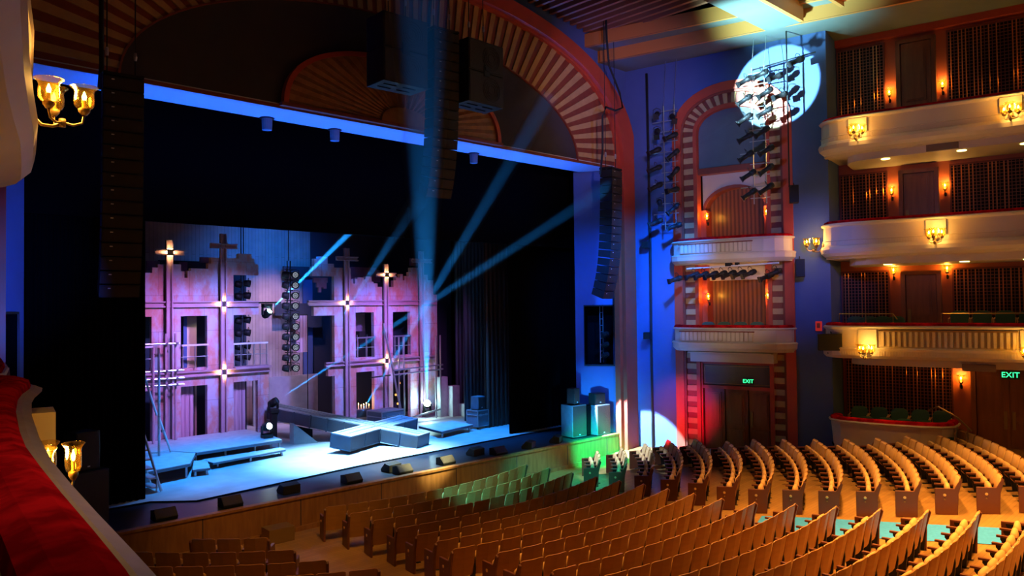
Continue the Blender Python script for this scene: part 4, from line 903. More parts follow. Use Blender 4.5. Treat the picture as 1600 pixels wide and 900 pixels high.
chan(Lf, -5.4, -.07, 5.84, 6.05); chan(Lf, -5.4, .36, 3.38, 3.58)
cross(Lf, -3.37, B_, 8.17, 7.74, .48); cross(Lf, -1.46, 1.3, 8.5, 8.05, .49)
glow(Lf, -3.37, 7.74, 8.98); glow(Lf, -1.46, 5.945); glow(Lf, -1.46, 3.48)
chan(Rf, 1.98, 8.4, 5.85, 6.06); chan(Rf, 2.73, 8.35, 3.38, 3.57)
cross(Rf, 3.70, B_, 8.2, 7.77, .50); cross(Rf, 5.62, B_, 7.6, 7.14, .48); cross(Rf, 7.52, B_, 8.23, 7.8, .53)
glow(Rf, 3.70, 5.955); glow(Rf, 5.62, 7.14, 8.98); glow(Rf, 5.62, 3.475)
def railing(x0, x1, z, label, y=9.12, posts=3, m='whitem'):
    r = empty('balcony_railing', label=label, cat='railing'); q = MB(); q.box(x0, x1, y - .05, y + .05, z + .80, z + .86); q.build('top_rail', MT[m], r); q = MB(); q.tube([(x0, y, z + .42), (x1, y, z + .42)], .016, 6); q.build('mid_rail', MT['steel'], r)
    for i in range(posts): x = x0 + .04 + (x1 - x0 - .08) * i / (posts - 1); q = MB(); q.tube([(x, y, z), (x, y, z + .82)], .02, 6); q.build('post', MT['steel'], r)
railing(-2.93, -2.0, 3.67, 'steel railing across the upper window, second opening from the left in the left facade', posts=3)
railing(-4.7, -3.91, 3.67, 'steel railing across the leftmost upper window of the left facade')
railing(-1.02, .33, 3.64, 'white-topped railing right of the second tall beam on the left facade', posts=6, y=9.25)
railing(4.2, 5.1, 3.67, 'thin railing in the upper window left of the glowing cross, right facade', m='steel'); railing(6.07, 6.99, 3.67, 'thin railing in the upper window right of the glowing cross, right facade', m='steel')
q = MB(); q.box(-1.04, .4, 9.0, 9.6, 3.54, 3.62); tag(q.build('facade_ledge', MT['beam']), 'narrow ledge carrying the white-topped railing on the left facade', 'stage scenery')
# curtains in the lower doorways
def cloth(x0, x1, y, z0, z1, m, label, skew=0):
    q = MB(); n = 24
    P_ = [(x0 + (x1 - x0) * i / n, y + .05 * math.sin(i * 1.9) + .02 * math.sin(i * 4.1)) for i in range(n + 1)]
    for a, b in zip(P_, P_[1:]): q.face([(a[0] - skew, a[1], z0), (b[0] - skew, b[1], z0), (b[0], b[1], z1), (a[0], a[1], z1)])
    cu_ = tag(q.build('doorway_curtain', m, smooth=True), label, 'curtain'); q = MB(); q.tube([(x1, y, .87), (x1, y, z1 + .05)], .02, 6); q.tube([(x0, y, z1 + .03), (x1, y, z1 + .03)], .02, 6); q.build('curtain_pole', MT['blackm'], cu_)
cloth(-2.95, -2.32, 9.6, 1.15, 3.15, MT['curtainp'], 'pale pink curtain filling most of the lower doorway behind the left beam'); cloth(-1.03, -.38, 9.6, 1.1, 3.2, MT['curtainp'], 'pink curtain hanging aslant in the second lower doorway')
cloth(2.6, 3.15, 11.3, 3.9, 5.45, MT['curtainp'], 'lilac cloth panel seen through the gap left of the right facade')
# second layer and backdrop
S2 = empty('rear_ruin_flat', label='dark jagged second layer of ruined wall showing above the first', cat='stage scenery')
cells('dark_wall', [(-5.0, 1.2, B_, 6.9), (-3.0, .9, 6.8, 7.6)], [(-2.9, -2.2, 3.4, 5.5), (.35, 4, 0, 9)], 11.1, 11.2, MT['navy'], S2)
cells('mauve_strip', [(-3.47, -3.0, 7.2, 7.55), (-2.3, -2.0, 7.1, 7.55), (-4.2, -3.47, 6.9, 7.25), (-1.52, -1.0, 7.55, 7.75)], [], 11.0, 11.08, MT['mauve'], S2)
cells('mauve_block', [(4.9, 6.6, 6.9, 7.45), (5.0, 6.4, 7.45, 7.55)], [], 10.9, 11.0, MT['mauve'], S2); cells('mauve_chip', [(8.3, 8.7, 7.7, 8.05)], [], 10.9, 11, MT['mauve'], S2)
cells('dark_wall_right', [(4.2, 10.6, B_, 6.9)], [(5.3, 5.9, 3.6, 5.4)], 11.1, 11.2, MT['navy'], S2)
cells('window_backing', [(4.75, 5.5, 3.9, 5.5)], [], 10.5, 10.56, MT['mauve'], S2)
bk = struct(cells('wall_back', [(-6, 4.25, .85, 10.5)], [], 13.0, 13.1, MT['plank']))
bk2 = struct(cells('wall_back_dark', [(4.25, 12.5, .85, 10.5)], [], 13.05, 13.1, MT['navy']))
S3 = empty('cross_gap_shade', label='dark stepped panels standing in for a shadowy cross-shaped gap in the plank backdrop', cat='stage scenery')  # dark colour put in for the shade of a cross-shaped gap in the backdrop
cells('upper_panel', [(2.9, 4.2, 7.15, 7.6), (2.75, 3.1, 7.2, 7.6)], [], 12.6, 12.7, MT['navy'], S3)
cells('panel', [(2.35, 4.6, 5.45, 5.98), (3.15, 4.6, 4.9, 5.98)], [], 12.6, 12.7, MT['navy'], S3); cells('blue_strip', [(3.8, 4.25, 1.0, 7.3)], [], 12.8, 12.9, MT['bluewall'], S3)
cells('low_panel', [(1.2, 4.2, .87, 2.85)], [], 12.3, 12.4, mat('grey_planks', (.36, .34, .36), .7, noise=.2, nscale=3, col2=(.28, .27, .3)), S3)
q = MB(); q.box(-2.35, -1.98, 10.2, 10.25, .87, 5.5); tag(q.build('lit_panel', mat('cream_flat', (.75, .62, .42), .7)), 'cream lit panel seen through the second upper window of the left facade', 'stage scenery')
q = MB(); q.box(-2.5, -2.37, 10.1, 10.2, .87, 5.5); tag(q.build('blue_post', MT['bluewall']), 'narrow blue post left of the cream panel in the upper left window', 'stage scenery')
spot('window_panel_lamp', (-1.2, 9.6, 5.6), (-2.1, 10.2, 4.5), 25, (1, .9, .65), 60, .8, .05)
# gear seen in the right-hand windows
o = tag(empty('stage_equipment'), 'black amplifier and stands inside the upper window of the right facade', 'equipment'); q = MB(); q.box(4.7, 5.0, 9.7, 10.0, 3.65, 4.75); q.build('rack', MT['blackm'], o)
for x in (4.35, 4.55, 5.05): q = MB(); q.tube([(x, 9.65, 3.65), (x, 9.65, 4.6)], .015, 6); q.build('stand_pole', MT['steel'], o)
q = MB()
for k in range(3): q.tube([(4.27 + .08 * math.cos(t), 9.3 - .02 * k, 4.2 + .22 * math.sin(t)) for t in [2 * PI * j / 16 for j in range(17)]], .022, 6, cap=False)
tag(q.build('cable_coil', MT['redcable'], smooth=True), 'red coiled cable hanging on the window railing of the right facade', 'cable')
o = tag(empty('candle_table'), 'row of lit candles standing in the lower doorway behind the flight case', 'candles')
for i in range(7):
    x = 4.4 + i * .13; q = MB(); q.lathe([(0, 0), (.02, 0), (.02, .10 + .04 * (i % 3)), (0, .10 + .04 * (i % 3))], (x, 9.75, 1.45), 8); c = q.build('candle', MT['wax'], o); q = MB(); z = 1.56 + .04 * (i % 3); q.lathe([(0, 0), (.018, .02), (.012, .05), (0, .08)], (x, 9.75, z), 6); q.build('flame', MT['flame'], c)
q = MB(); q.box(4.25, 5.3, 9.6, 9.95, 1.38, 1.45); q.box(4.3, 4.36, 9.65, 9.7, .87, 1.4); q.box(5.2, 5.26, 9.65, 9.7, .87, 1.4); q.build('table', MT['navy'], o)
d = bpy.data.lights.new('candle_light', 'POINT'); d.energy = 12; d.color = (1, .5, .15); d.shadow_soft_size = .1; lo = bpy.data.objects.new('candle_light', d); sc.collection.objects.link(lo); lo.location = (4.8, 9.6, 1.8)
for i, (x, z) in enumerate(((6.35, 1.2), (6.55, 1.9), (6.3, 2.75), (6.75, 2.4), (6.65, 1.5))):
    o = empty('practical_lamp', (x, 9.7, z), label='small amber practical lamp in the lower right doorway, ' + ('lowest', 'in the middle', 'highest', 'right of the highest', 'just above the lowest')[i], cat='lamp'); q = MB(); q.lathe([(0, -.05), (.04, -.04), (.05, 0), (.04, .04), (0, .05)], n=10); q.build('bulb', emit('practical_bulb', (1, .5, .12), 1.5 + 2 * (i == 2)), o); q = MB(); q.tube([(0, .02, -.3), (0, .02, .3)], .02, 6); q.build('stem', MT['blackm'], o)
# ---- the big raked cross on the deck
cr = empty('stage_cross', label='huge steel-clad cross lying raked on the stage, its foot raised at the rear left', cat='stage scenery')
th, tl = math.radians(112.8), .114
cu = Vector((math.cos(th) * math.cos(tl), math.sin(th) * math.cos(tl), math.sin(tl))); cv = Vector((math.sin(th), -math.cos(th), 0)); ck = cv.cross(cu); ck = ck if ck.z > 0 else -ck
cr.matrix_world = Matrix.Translation((3.153, 3.342, .80)) @ Matrix((cu, -cv, ck)).transposed().to_4x4()
cw, chh, ca, cb, cL = .786, .50, 1.53, 2.175, 6.75; s_ = cw / 2
out = [(0, -s_), (ca, -s_), (ca, -cb), (ca + cw, -cb), (ca + cw, -s_), (cL, -s_), (cL, s_), (ca + cw, s_), (ca + cw, cb), (ca, cb), (ca, s_), (0, s_)]
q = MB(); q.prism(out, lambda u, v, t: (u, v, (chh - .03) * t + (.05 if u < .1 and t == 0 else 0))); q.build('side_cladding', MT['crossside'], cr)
def inset(P_, e):
    def sg_(u, v):
        du = e if u in (0, ) else (-e if u == cL else 0)
        return du
    R_ = []
    for u, v in P_:
        nu = u + e if u in (0, ca) else u - e; nv = v - e if v > 0 else v + e
        if u in (ca, ca + cw) and abs(v) == s_: nu = u + e if u == ca else u - e
        R_.append((nu, nv))
    return R_
ins_ = inset(out, .11)
q = MB()
for i in range(12):
    j = (i + 1) % 12; a, b, c, d = out[i], out[j], ins_[j], ins_[i]
    P_ = [(p[0], p[1], z) for z in (chh - .03, chh + .01) for p in (a, b, c, d)]
    for f in ((4, 5, 6, 7), (0, 1, 5, 4), (2, 3, 7, 6)): q.face([P_[k] for k in f])
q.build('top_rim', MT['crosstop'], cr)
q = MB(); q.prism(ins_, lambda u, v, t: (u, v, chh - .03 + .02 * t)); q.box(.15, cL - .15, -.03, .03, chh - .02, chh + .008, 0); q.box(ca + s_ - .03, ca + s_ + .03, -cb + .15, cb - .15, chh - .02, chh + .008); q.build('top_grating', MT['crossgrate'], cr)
q = MB()
for x in [ca + cw + .75 * i for i in range(1, 6)] + [.02, .75]:
    for sgn in (-1, 1): q.box(x - .03, x + .03, sgn * s_ - .02, sgn * s_ + .02, .0, chh)
for y in (-cb + .02, -cb + .9, cb - .9, cb - .02):
    for x in (ca, ca + cw): q.box(x - .02, x + .02, y - .03, y + .03, 0, chh)
for x, y in ((ca, -s_), (ca, s_), (ca + cw, s_), (ca + cw, -s_)): q.box(x - .03, x + .03, y - .03, y + .03, 0, chh)
q.build('side_ribs', MT['crossside'], cr)
q = MB(); 
for i in range(0, 12):
    j = (i + 1) % 12; a, b = out[i], out[j]; q.tube([(a[0], a[1], .02), (b[0], b[1], .02)], .02, 5)
q.build('bottom_edge', MT['steel'], cr)
r = empty('cross_support', label='low dark timber frame propping the raised foot of the big cross', cat='stage scenery')
F_ = cr.matrix_world @ Vector((5.2, 0, 0)); q = MB(); q.box(F_.x - .35, F_.x + .35, F_.y - .12, F_.y + .12, .87, F_.z - .03); q.build('prop_block', MT['navy'], r)
q = MB(); q.prism([(0, 0), (1.6, 0), (0, .75)], lambda u, v, t: (F_.x - .9 + u * .5 - .5 * 0, F_.y - 1.0 + u * -.2 + t * .3, .872 + v)); q.build('wedge_block', MT['platform'], r)
# ---- low platforms and the step in front of the left facade
def platform_(poly, z, label, th_=.10, legs=(), name='stage_platform'):
    r = empty(name, label=label, cat='platform'); q = MB(); q.prism(poly, lambda u, v, t: (u, v, z - th_ + (th_ - .02) * t)); q.build('frame', MT['platedge'], r)
    q = MB(); q.prism(poly, lambda u, v, t: (u, v, z - .02 + .02 * t)); q.build('deck_top', MT['platform'], r)
    for x, y in legs: q = MB(); q.box(x - .03, x + .03, y - .03, y + .03, .872, z - th_); q.build('leg', MT['steel'], r)
    return r
platform_([(-4.25, 6.85), (-3.7, 5.9), (-.75, 6.05), (-.55, 7.2), (-.6, 9.15), (-5.8, 9.15), (-5.8, 6.85)], 1.3, 'long blue-lit platform along the foot of the left facade', legs=((-3.7, 6.0), (-2.7, 6.1), (-1.7, 6.1), (-.8, 6.15), (-.65, 7.1)))
platform_([(-5.95, 4.05), (-4.5, 4.36), (-3.75, 5.85), (-4.25, 6.84), (-5.95, 6.84)], 1.295, 'square corner platform at the left end of the stage', legs=((-4.56, 4.5), (-5.8, 4.2), (-3.9, 5.85)))
platform_([(-3.55, 5.0), (-.95, 5.40), (-.85, 5.86), (-3.6, 5.75)], 1.08, 'narrow step bench in front of the long platform', .07, legs=((-1.05, 5.5), (-2.2, 5.35), (-3.3, 5.3)))
platform_([(-4.4, 4.42), (-3.92, 4.34), (-3.5, 5.6), (-3.85, 5.75)], 1.08, 'short low step beside the square corner platform', .07, legs=((-3.98, 4.45), (-4.3, 4.5)))
# ---- slanting step unit at far left
ld = empty('stair_ladder', label='steep aluminium access steps leaning at the left edge of the stage', cat='steps')
a, b = Vector((-5.72, 3.2, .9)), Vector((-6.18, 3.3, 2.65))
for dy in (0, .75):
    q = MB(); q.tube([a + Vector((0, dy, 0)), b + Vector((0, dy, 0))], .035, 6); q.build('side_rail', MT['alu'], ld); q = MB(); q.tube([a + Vector((-.12, dy, .0)), a + Vector((-.10, dy, .3))], .025, 6); q.build('brace', MT['alu'], ld)
for i in range(7):
    p = a.lerp(b, .05 + i * .145); q = MB(); q.box(p.x - .22, p.x, p.y, p.y + .75, p.z, p.z + .035); q.build('tread', MT['alu'], ld)
# ---- scaffold pipes of the set
def pipe(par, a, b, r=.03, m='steel', name='pipe'): q = MB(); q.tube([a, b], r, 8); return q.build(name, MT[m], par)
def clamp(par, p): q = MB(); q.lathe([(0, -.05), (.055, -.04), (.06, 0), (.055, .04), (0, .05)], p, 8); q.build('clamp', MT['steel'], par)
sL = empty('scaffold_frame', label='steel pipe scaffold with clamps in front of the left end of the left facade', cat='scaffold')
for x, y in ((-3.62, 8.7), (-3.28, 8.75), (-4.1, 8.5)): pipe(sL, (x, y, 1.3), (x, y, 4.95 if x > -4 else 4.5), .045, 'beam')
for z in (4.6, 3.68, 3.42, 3.2): pipe(sL, (-5.4, 8.6, z + .02), (-3.05 if z < 4 else -3.2, 8.6, z), .035); clamp(sL, (-3.62, 8.6, z)); clamp(sL, (-3.28, 8.6, z))
pipe(sL, (-4.72, 6.2, 1.2), (-4.72, 6.2, 4.6), .04, 'rust'); pipe(sL, (-5.3, 6.2, 2.9), (-5.3, 6.2, 1.3), .03)
sp_ = empty('leaning_pole', label='bright white pole leaning in two lengths at the left of the set', cat='pole')
pipe(sp_, (-5.09, 6.5, 3.89), (-4.68, 6.5, 2.50), .035, 'whitem'); pipe(sp_, (-4.62, 6.5, 2.42), (-4.26, 6.5, 1.32), .035, 'whitem'); clamp(sp_, (-4.5, 6.5, 2.0))
sR = empty('scaffold_frame', label='blue-lit steel pipe scaffold with a slanted pipe in front of the right facade', cat='scaffold')
pipe(sR, (4.96, 8.3, 5.1), (5.92, 8.3, .95), .045); 
for x in (5.73, 5.99, 7.7, 7.95): pipe(sR, (x, 8.3, 1.2 if x < 7 else .9), (x, 8.3, 4.5), .035)
for z in (3.12, 2.93): pipe(sR, (5.42, 8.25, z), (8.05, 8.25, z + .08), .035); clamp(sR, (5.73, 8.25, z)); clamp(sR, (5.99, 8.25, z))
pipe(sR, (4.5, 8.6, 2.86), (5.5, 8.6, 2.9), .03, 'blackm'); pipe(sR, (5.5, 8.3, .95), (7.9, 8.3, 1.25), .04)
# ---- flight cases
def fcase(loc, rz, sx, sy, sz, label, m='case'):
    r = empty('flight_case', loc, rz, label=label, cat='flight case'); q = MB(); q.box(-sx / 2, sx / 2, -sy / 2, sy / 2, .0, sz); bd = q.build('body', MT[m], r)
    q = MB(); e = .02
    for x in (-sx / 2, sx / 2):
        for y in (-sy / 2, sy / 2): q.box(x - e, x + e, y - e, y + e, 0, sz)
    for z in (0, sz * .72, sz):
        for y in (-sy / 2, sy / 2): q.box(-sx / 2, sx / 2, y - e, y + e, z - e, z + e)
        for x in (-sx / 2, sx / 2): q.box(x - e, x + e, -sy / 2, sy / 2, z - e, z + e)
    q.build('edge_trim', MT['alu'], r)
    for x in (-sx * .28, sx * .28): q = MB(); q.box(x - .05, x + .05, -sy / 2 - .035, -sy / 2, sz * .66, sz * .80); q.build('latch', MT['steel'], r)
    return r
c1 = fcase((5.42, 9.05 - .9, .872), .0, 1.15, .9, .75, 'lilac-lit flight case with latches standing behind the big cross')
place(c1, (4.55, 7.6, .872), .1); fc = fcase((7.15, 4.95, .98), .1, .62, .6, .62, 'wheeled flight case standing by the brown side drape')
for x in (-.24, .24):
    for y in (-.22, .22): q = MB(); q.lathe([(0, -.025), (.05, -.02), (.05, .02), (0, .025)], (x, y, -.055), 10, T=Matrix.Rotation(PI / 2, 3, 'X')); q.build('castor', MT['blackm'], fc)
cab((7.18, 4.95, 1.625), .1, .42, .4, .52, 'small blue-grey speaker standing on the wheeled flight case', 'spkgrey')
for i, (x, y, h) in enumerate(((8.1, 8.5, 1.75), (8.5, 8.15, 1.35), (8.85, 7.75, .55))): q = MB(); q.box(x, x + .42, y, y + .4, .872, .872 + h); tag(q.build('stage_block', MT['platform'], bevel=.01), 'pale teal-lit upright block behind the rolling platform, ' + ('the tallest', 'the middle one', 'the lowest')[i], 'block')
rp_ = platform_([(4.62, 4.1), (4.85, 5.8), (6.6, 5.95), (6.5, 4.5)], 1.13, 'low wheeled platform beside the right arm of the big cross', .09, legs=((4.72, 4.2), (6.4, 4.6), (6.5, 5.85)), name='rolling_platform')
# ================================================================== LIGHT FIXTURES
def make_par():
    r = empty('par_lamp')       # beam towards -Y
    q = MB(); q.lathe([(0, .16), (.10, .15), (.125, .08), (.135, -.10), (.125, -.10), (.115, .0), (0, .02)], n=16, T=Matrix.Rotation(-PI / 2, 3, 'X')); q.build('housing', MT['blackm'], r, smooth=True)
    q = MB()
    for rr, n in ((0, 1), (.045, 6), (.085, 12)):
        for i in range(n): t = 2 * PI * i / n; q.lathe([(0, 0), (.012, 0)], (rr * math.cos(t), -.06, rr * math.sin(t)), 6, T=Matrix.Rotation(-PI / 2, 3, 'X'))
    q.build('led_lenses', MT['lenswh'], r)
    q = MB(); q.tube([(-.15, 0, 0), (-.15, 0, .16), (0, 0, .20), (.15, 0, .16), (.15, 0, 0)], .012, 6); q.build('yoke', MT['blackm'], r)
    return r
def make_ellip():
    r = empty('profile_spotlight')     # barrel along -Y
    q = MB(); R_ = Matrix.Rotation(-PI / 2, 3, 'X')
    q.lathe([(0, .30), (.07, .28), (.10, .20), (.10, .02), (.075, .0), (.075, -.34), (.085, -.35), (.085, -.42), (.07, -.42), (.065, -.34), (0, -.33)], n=12, T=R_); q.build('barrel', MT['blackm'], r, smooth=True)
    q = MB(); q.box(-.10, .10, -.46, -.42, -.10, .10); q.build('colour_frame', MT['blackm'], r)
    q = MB(); q.lathe([(0, 0), (.062, 0)], (0, -.415, 0), 12, T=R_); q.build('lens', MT['lensdk'], r)
    return r
def yoke_for(o, drop=.24): q = MB(); q.tube([(-.13, .05, 0), (-.13, .05, .18), (0, .05, drop), (.13, .05, .18), (.13, .05, 0)], .012, 6); q.build('yoke', MT['blackm'], o)
def make_mh():
    r = empty('moving_head_lamp')      # base at origin, head above; beam set by head rotation
    q = MB(); q.box(-.17, .17, -.14, .14, 0, .13); q.build('base', MT['blackm'], r, bevel=.015)
    q = MB(); q.box(-.20, -.15, -.05, .05, .13, .42); q.box(.15, .20, -.05, .05, .13, .42); q.box(-.2, .2, -.05, .05, .12, .16); q.build('yoke', MT['blackm'], r)
    return r
def mh(loc, tgt, rz, label, bright, hang=False):
    r = make_mh(); place(r, loc, rot=(PI if hang else 0, 0, rz), label=label, cat='stage light', group='moving head stage lights')
    hz = loc[2] + (-.38 if hang else .38); c = Vector((loc[0], loc[1], hz)); d = (Vector(tgt) - c).normalized()
    h = MB(); Rm = d.to_track_quat('Z', 'Y').to_matrix()
    h.lathe([(0, -.20), (.10, -.19), (.145, -.10), (.15, .08), (.13, .18), (.115, .18), (.11, .15), (0, .15)], n=16, T=Rm); hd = h.build('head', MT['blackm'], None, smooth=True); hd.location = c; bpy.context.view_layer.update(); hd.parent = r; hd.matrix_parent_inverse = r.matrix_world.inverted()
    l = MB(); l.lathe([(0, .255), (.08, .24), (.13, .20), (.15, .15)] if bright is MT['starl'] else [(0, .162), (.108, .162)], n=16, T=Rm); l.build('lens', bright, hd); return c + d * .27
# beams: each one is a real narrow spotlight inside stage haze
def beam(name, src, end, p, col, deg, label, dens, L=None, lamp_deg=None, r0=.09):
    src, end = Vector(src), Vector(end); d = (end - src); Ln = L or d.length; d.normalize()
    spot(name, src + d * .03, end, p, col, deg, .8, .02)
    q = MB(); Rm = d.to_track_quat('Z', 'Y').to_matrix(); k = math.tan(math.radians(deg * .52)); r0 = .05
    q.lathe([(0, 0), (r0, 0), (r0 + k * Ln, Ln), (0, Ln)], (0, 0, 0), 24, T=Rm); m = bpy.data.materials.new('stage_haze'); m.use_nodes = True; nt = m.node_tree; nt.nodes.clear()
    o_ = nt.nodes.new('ShaderNodeOutputMaterial'); v = nt.nodes.new('ShaderNodeVolumeScatter'); v.inputs['Color'].default_value = (1, 1, 1, 1); v.inputs['Density'].default_value = dens; v.inputs['Anisotropy'].default_value = .0
    nt.links.new(v.outputs[0], o_.inputs['Volume'])
    o = q.build('haze_beam', m); o.location = src; tag(o, label, 'haze', kind='stuff'); return o
CYA = (.015, .30, 1.0)
MT['starl'] = MT['starlamp']
A_src = mh((7.62, 9.0 - .15, 1.05), (-5, -7, 13.5), 0, 'brightest moving head lamp, glaring at the foot of the vertical blue beam', MT['starl'])
A_p = Vector((.39, -.5, 7.75)); A_end = A_src + (A_p - A_src).normalized() * 22
beam('beam_vertical', A_src, A_end, 240000, CYA, 3.2, 'strong vertical blue light beam rising from the glaring lamp', .12)
B_src = mh((.43, 9.5, 5.95), (1.9, 5.7, 8.6), 0, 'moving head lamp hanging in mid-air left of the lamp strip, glowing teal', emit('lens_teal', (.4, 1, .95), 45), True)
B_end = B_src + (Vector((1.9, 5.7, 8.6)) - B_src) * 1.25; beam('beam_left', B_src, B_end, 170000, CYA, 3.2, 'blue beam slanting up right from the hanging lamp beside the lamp strip', .22)
C_src = mh((2.35, 6.5, .9), (3.0, -1.0, 12.5), 0, 'moving head lamp hidden low behind the big cross', MT['lensw'])
C_end = Vector((3.68, -2.5, 12.16))
beam('beam_centre', C_src, C_end, 260000, CYA, 2.6, 'blue beam rising from behind the big cross towards the striped arch', .13)
D_src = mh((.30, 8.75, 1.85), (11.2, -5.0, 12.9), 0, 'dark blue moving head lamp on a stand beside the foot of the big cross', MT['lensdk'])
beam('beam_right', D_src, (11.15, -4.9, 12.9), 140000, CYA, 2.2, 'faint blue beam crossing to the lighting ladder on the right wall', .09)
E_src = Vector((3.2, 8.6, 5.4)); beam('beam_faint', E_src, (.7, .2, 9.0), 26000, CYA, 3.0, 'faint blue beam passing left of the central speakers', .12)
mh((-.95, 6.75, 1.305), (-.3, 1, 3.0), 0, 'teal-white moving head lamp standing at the right end of the long platform', emit('lens_white', (.75, 1, 1), 45))
q = MB(); q.box(-.10, .10, -.10, .10, 0, .98); tag(place(q.build('lamp_stand', MT['blackm']), (.30, 8.75, .872)), 'black box stand under the dark blue moving head lamp', 'stand')
# hanging strip of ten LED lamps and the shorter ladders of lamps
par = make_par(); pu = [0]
def put_par(loc, tgt, label, group):
    o = par if not pu[0] else copy_tree(par); pu[0] = 1; place(o, loc, rot=aim(loc, tgt, '-Y', 'Z'), label=label, cat='stage light', group=group); return o
st = empty('lamp_ladder', label='tall black ladder truss carrying ten round lamps over the middle of the stage', cat='lighting ladder')
for x in (.42, .30): pipe(st, (x, 7.62, 3.45), (x, 7.62, 7.5), .02, 'blackm', 'rail')
pipe(st, (.36, 7.62, 7.5), (.36, 7.62, 10.4), .015, 'cable', 'hanging_cable')
rank = ['top', 'second', 'third', 'fourth', 'fifth', 'sixth', 'seventh', 'eighth', 'ninth', 'bottom']
for i in range(10):
    z = 6.98 - i * .378; put_par((.50, 7.42, z), (-1.5, -4, z - .6), 'round LED lamp, %s of ten on the central hanging ladder' % rank[i], 'LED lamps on the central ladder')
    put_par((.25, 7.60, z), (8, 4, z - 1.2), 'dark lamp seen sideways, %s of ten on the left rail of the central ladder' % rank[i], 'side lamps on the central ladder')
    pipe(st, (.2, 7.62, z + .2), (.52, 7.62, z + .2), .015, 'blackm', 'rung')
st2 = empty('lamp_ladder', label='black ladder of lamps hanging between the left facade and its right beam', cat='lighting ladder')
for x in (-.48, -.38): pipe(st2, (x, 9.75, 3.7), (x, 9.75, 10.6), .018, 'blackm', 'rail')
for i, z in enumerate((6.72, 6.26, 5.34, 4.86, 4.36, 3.95)):
    put_par((-.28, 9.62, z), (7, 5, z - 1.4), 'dark round lamp in the gap right of the left facade, %s of six' % ['top', 'second', 'third', 'fourth', 'fifth', 'bottom'][i], 'lamps right of the left facade'); put_par((-.58, 9.7, z - .03), (6, 8, z - 1.2), 'dark sideways lamp in the gap right of the left facade, %s of six' % ['top', 'second', 'third', 'fourth', 'fifth', 'bottom'][i], 'side lamps right of the left facade')
q = MB(); q.box(.1, 1.0, 9.45, 9.55, 5.96, 6.02); tag(q.build('hanging_bar', MT['blackm']), 'short black bar from which the teal moving head hangs', 'bar')
# soffit fixtures
for x, n in ((-3.64, 'left'), (-1.55, 'middle'), (3.8, 'right')):
    r = empty('soffit_camera', (x, 1.2, 10.93), label='small dark cylindrical fixture under the blue soffit, %s of three' % {'left': 'leftmost', 'middle': 'middle', 'right': 'rightmost'}[n], cat='fixture'); q = MB(); q.lathe([(0, -.02), (.20, -.02), (.20, 0), (0, 0)], n=14); q.build('mount', MT['blackm'], r); q = MB(); q.lathe([(0, -.34), (.13, -.33), (.14, -.05), (.14, -.02), (0, -.02)], n=14); q.build('body', MT['case'], r)
# wall ladders with profile spotlights on the right splay wall
ep = make_ellip(); yoke_for(ep); eu = [0]
def put_e(loc, tgt, label, group, up='Z'):
    o = ep if not eu[0] else copy_tree(ep); eu[0] = 1; place(o, loc, rot=aim(loc, tgt, '-Y', up), label=label, cat='theatre spotlight', group=group); o.scale = (1.0, .76, 1.0)
def wladder(s, off, z0, z1, label, n, wd=.42):
    r = empty('lighting_ladder', label=label, cat='lighting ladder')
    for ds in (0, wd): q = MB(); q.tube([SW(s + ds, off, z0), SW(s + ds, off, z1)], .022, 6); q.build('rail', MT['steel'], r)
    for i in range(n): z = z0 + .2 + i * (z1 - z0 - .4) / (n - 1); q = MB(); q.tube([SW(s - (.45 if i % 3 == 1 else .12), off, z), SW(s + wd + .12, off, z)], .016, 6); q.build('rung', MT['steel'], r)
    for ds in (0, wd): q = MB(); q.tube([SW(s + ds, off, z1), SW(s + ds, off + .3, 14.9)], .008, 5); q.build('hanging_wire', MT['steel'], r)
    return r
wladder(1.50, -.55, 8.5, 13.1, 'hanging ladder crowded with black spotlights at the left side of the arched bay', 12); wladder(4.95, -1.0, 9.1, 13.75, 'brightly lit hanging ladder of spotlights at the right side of the arched bay', 12)
od = ['top', 'second', 'third', 'fourth', 'fifth', 'sixth', 'bottom']
rl = random.Random(11)
def dirv(al, inn, dz): v = WD * al - WN * inn; return Vector((v.x, v.y, dz))
for i in range(7):
    z = 12.75 - i * .66
    l_ = SW(1.32 + rl.uniform(-.05, .1), -.78, z); put_e(l_, l_ + dirv(rl.choice((-1, -.8, .3)), rl.uniform(.3, 1), rl.uniform(-.9, -.35)), 'black spotlight on the stage side of the left wall ladder, %s one' % od[i], 'spotlights on the left wall ladder')
    l_ = SW(1.98 + rl.uniform(-.1, .08), -.78, z - .2); put_e(l_, l_ + dirv(rl.uniform(-1, .6), rl.uniform(.4, 1), rl.uniform(-1.1, -.3)), 'black spotlight on the hall side of the left wall ladder, %s one' % od[i], 'spotlights on the left wall ladder')
for i in range(7):
    z = 13.3 - i * .64
    l_ = SW(4.85 + rl.uniform(-.08, .08), -1.25, z); put_e(l_, l_ + dirv(-1, rl.uniform(.3, .6), rl.uniform(-.75, -.5)), 'spotlight on the stage side of the right wall ladder, %s one%s' % (od[i], ' glaring white' if i < 2 else ''), 'spotlights on the right wall ladder')
    l_ = SW(5.45 + rl.uniform(-.08, .08), -1.25, z + .12); put_e(l_, l_ + dirv(-1, rl.uniform(.2, .6), rl.uniform(-.75, -.45)), 'spotlight on the hall side of the right wall ladder, %s one%s' % (od[i], ' glaring white' if i < 2 else ''), 'spotlights on the right wall ladder')
r = empty('lighting_bar', label='horizontal pipe with lamps running from the right wall ladder to the pillar', cat='lighting bar')
q = MB(); q.tube([SW(4.9, -.9, 13.7), SW(6.95, -.6, 14.0)], .025, 6); q.tube([SW(6.05, -.75, 9.6), SW(6.05, -.75, 14.9)], .025, 6); q.build('pipe', MT['blackm'], r)
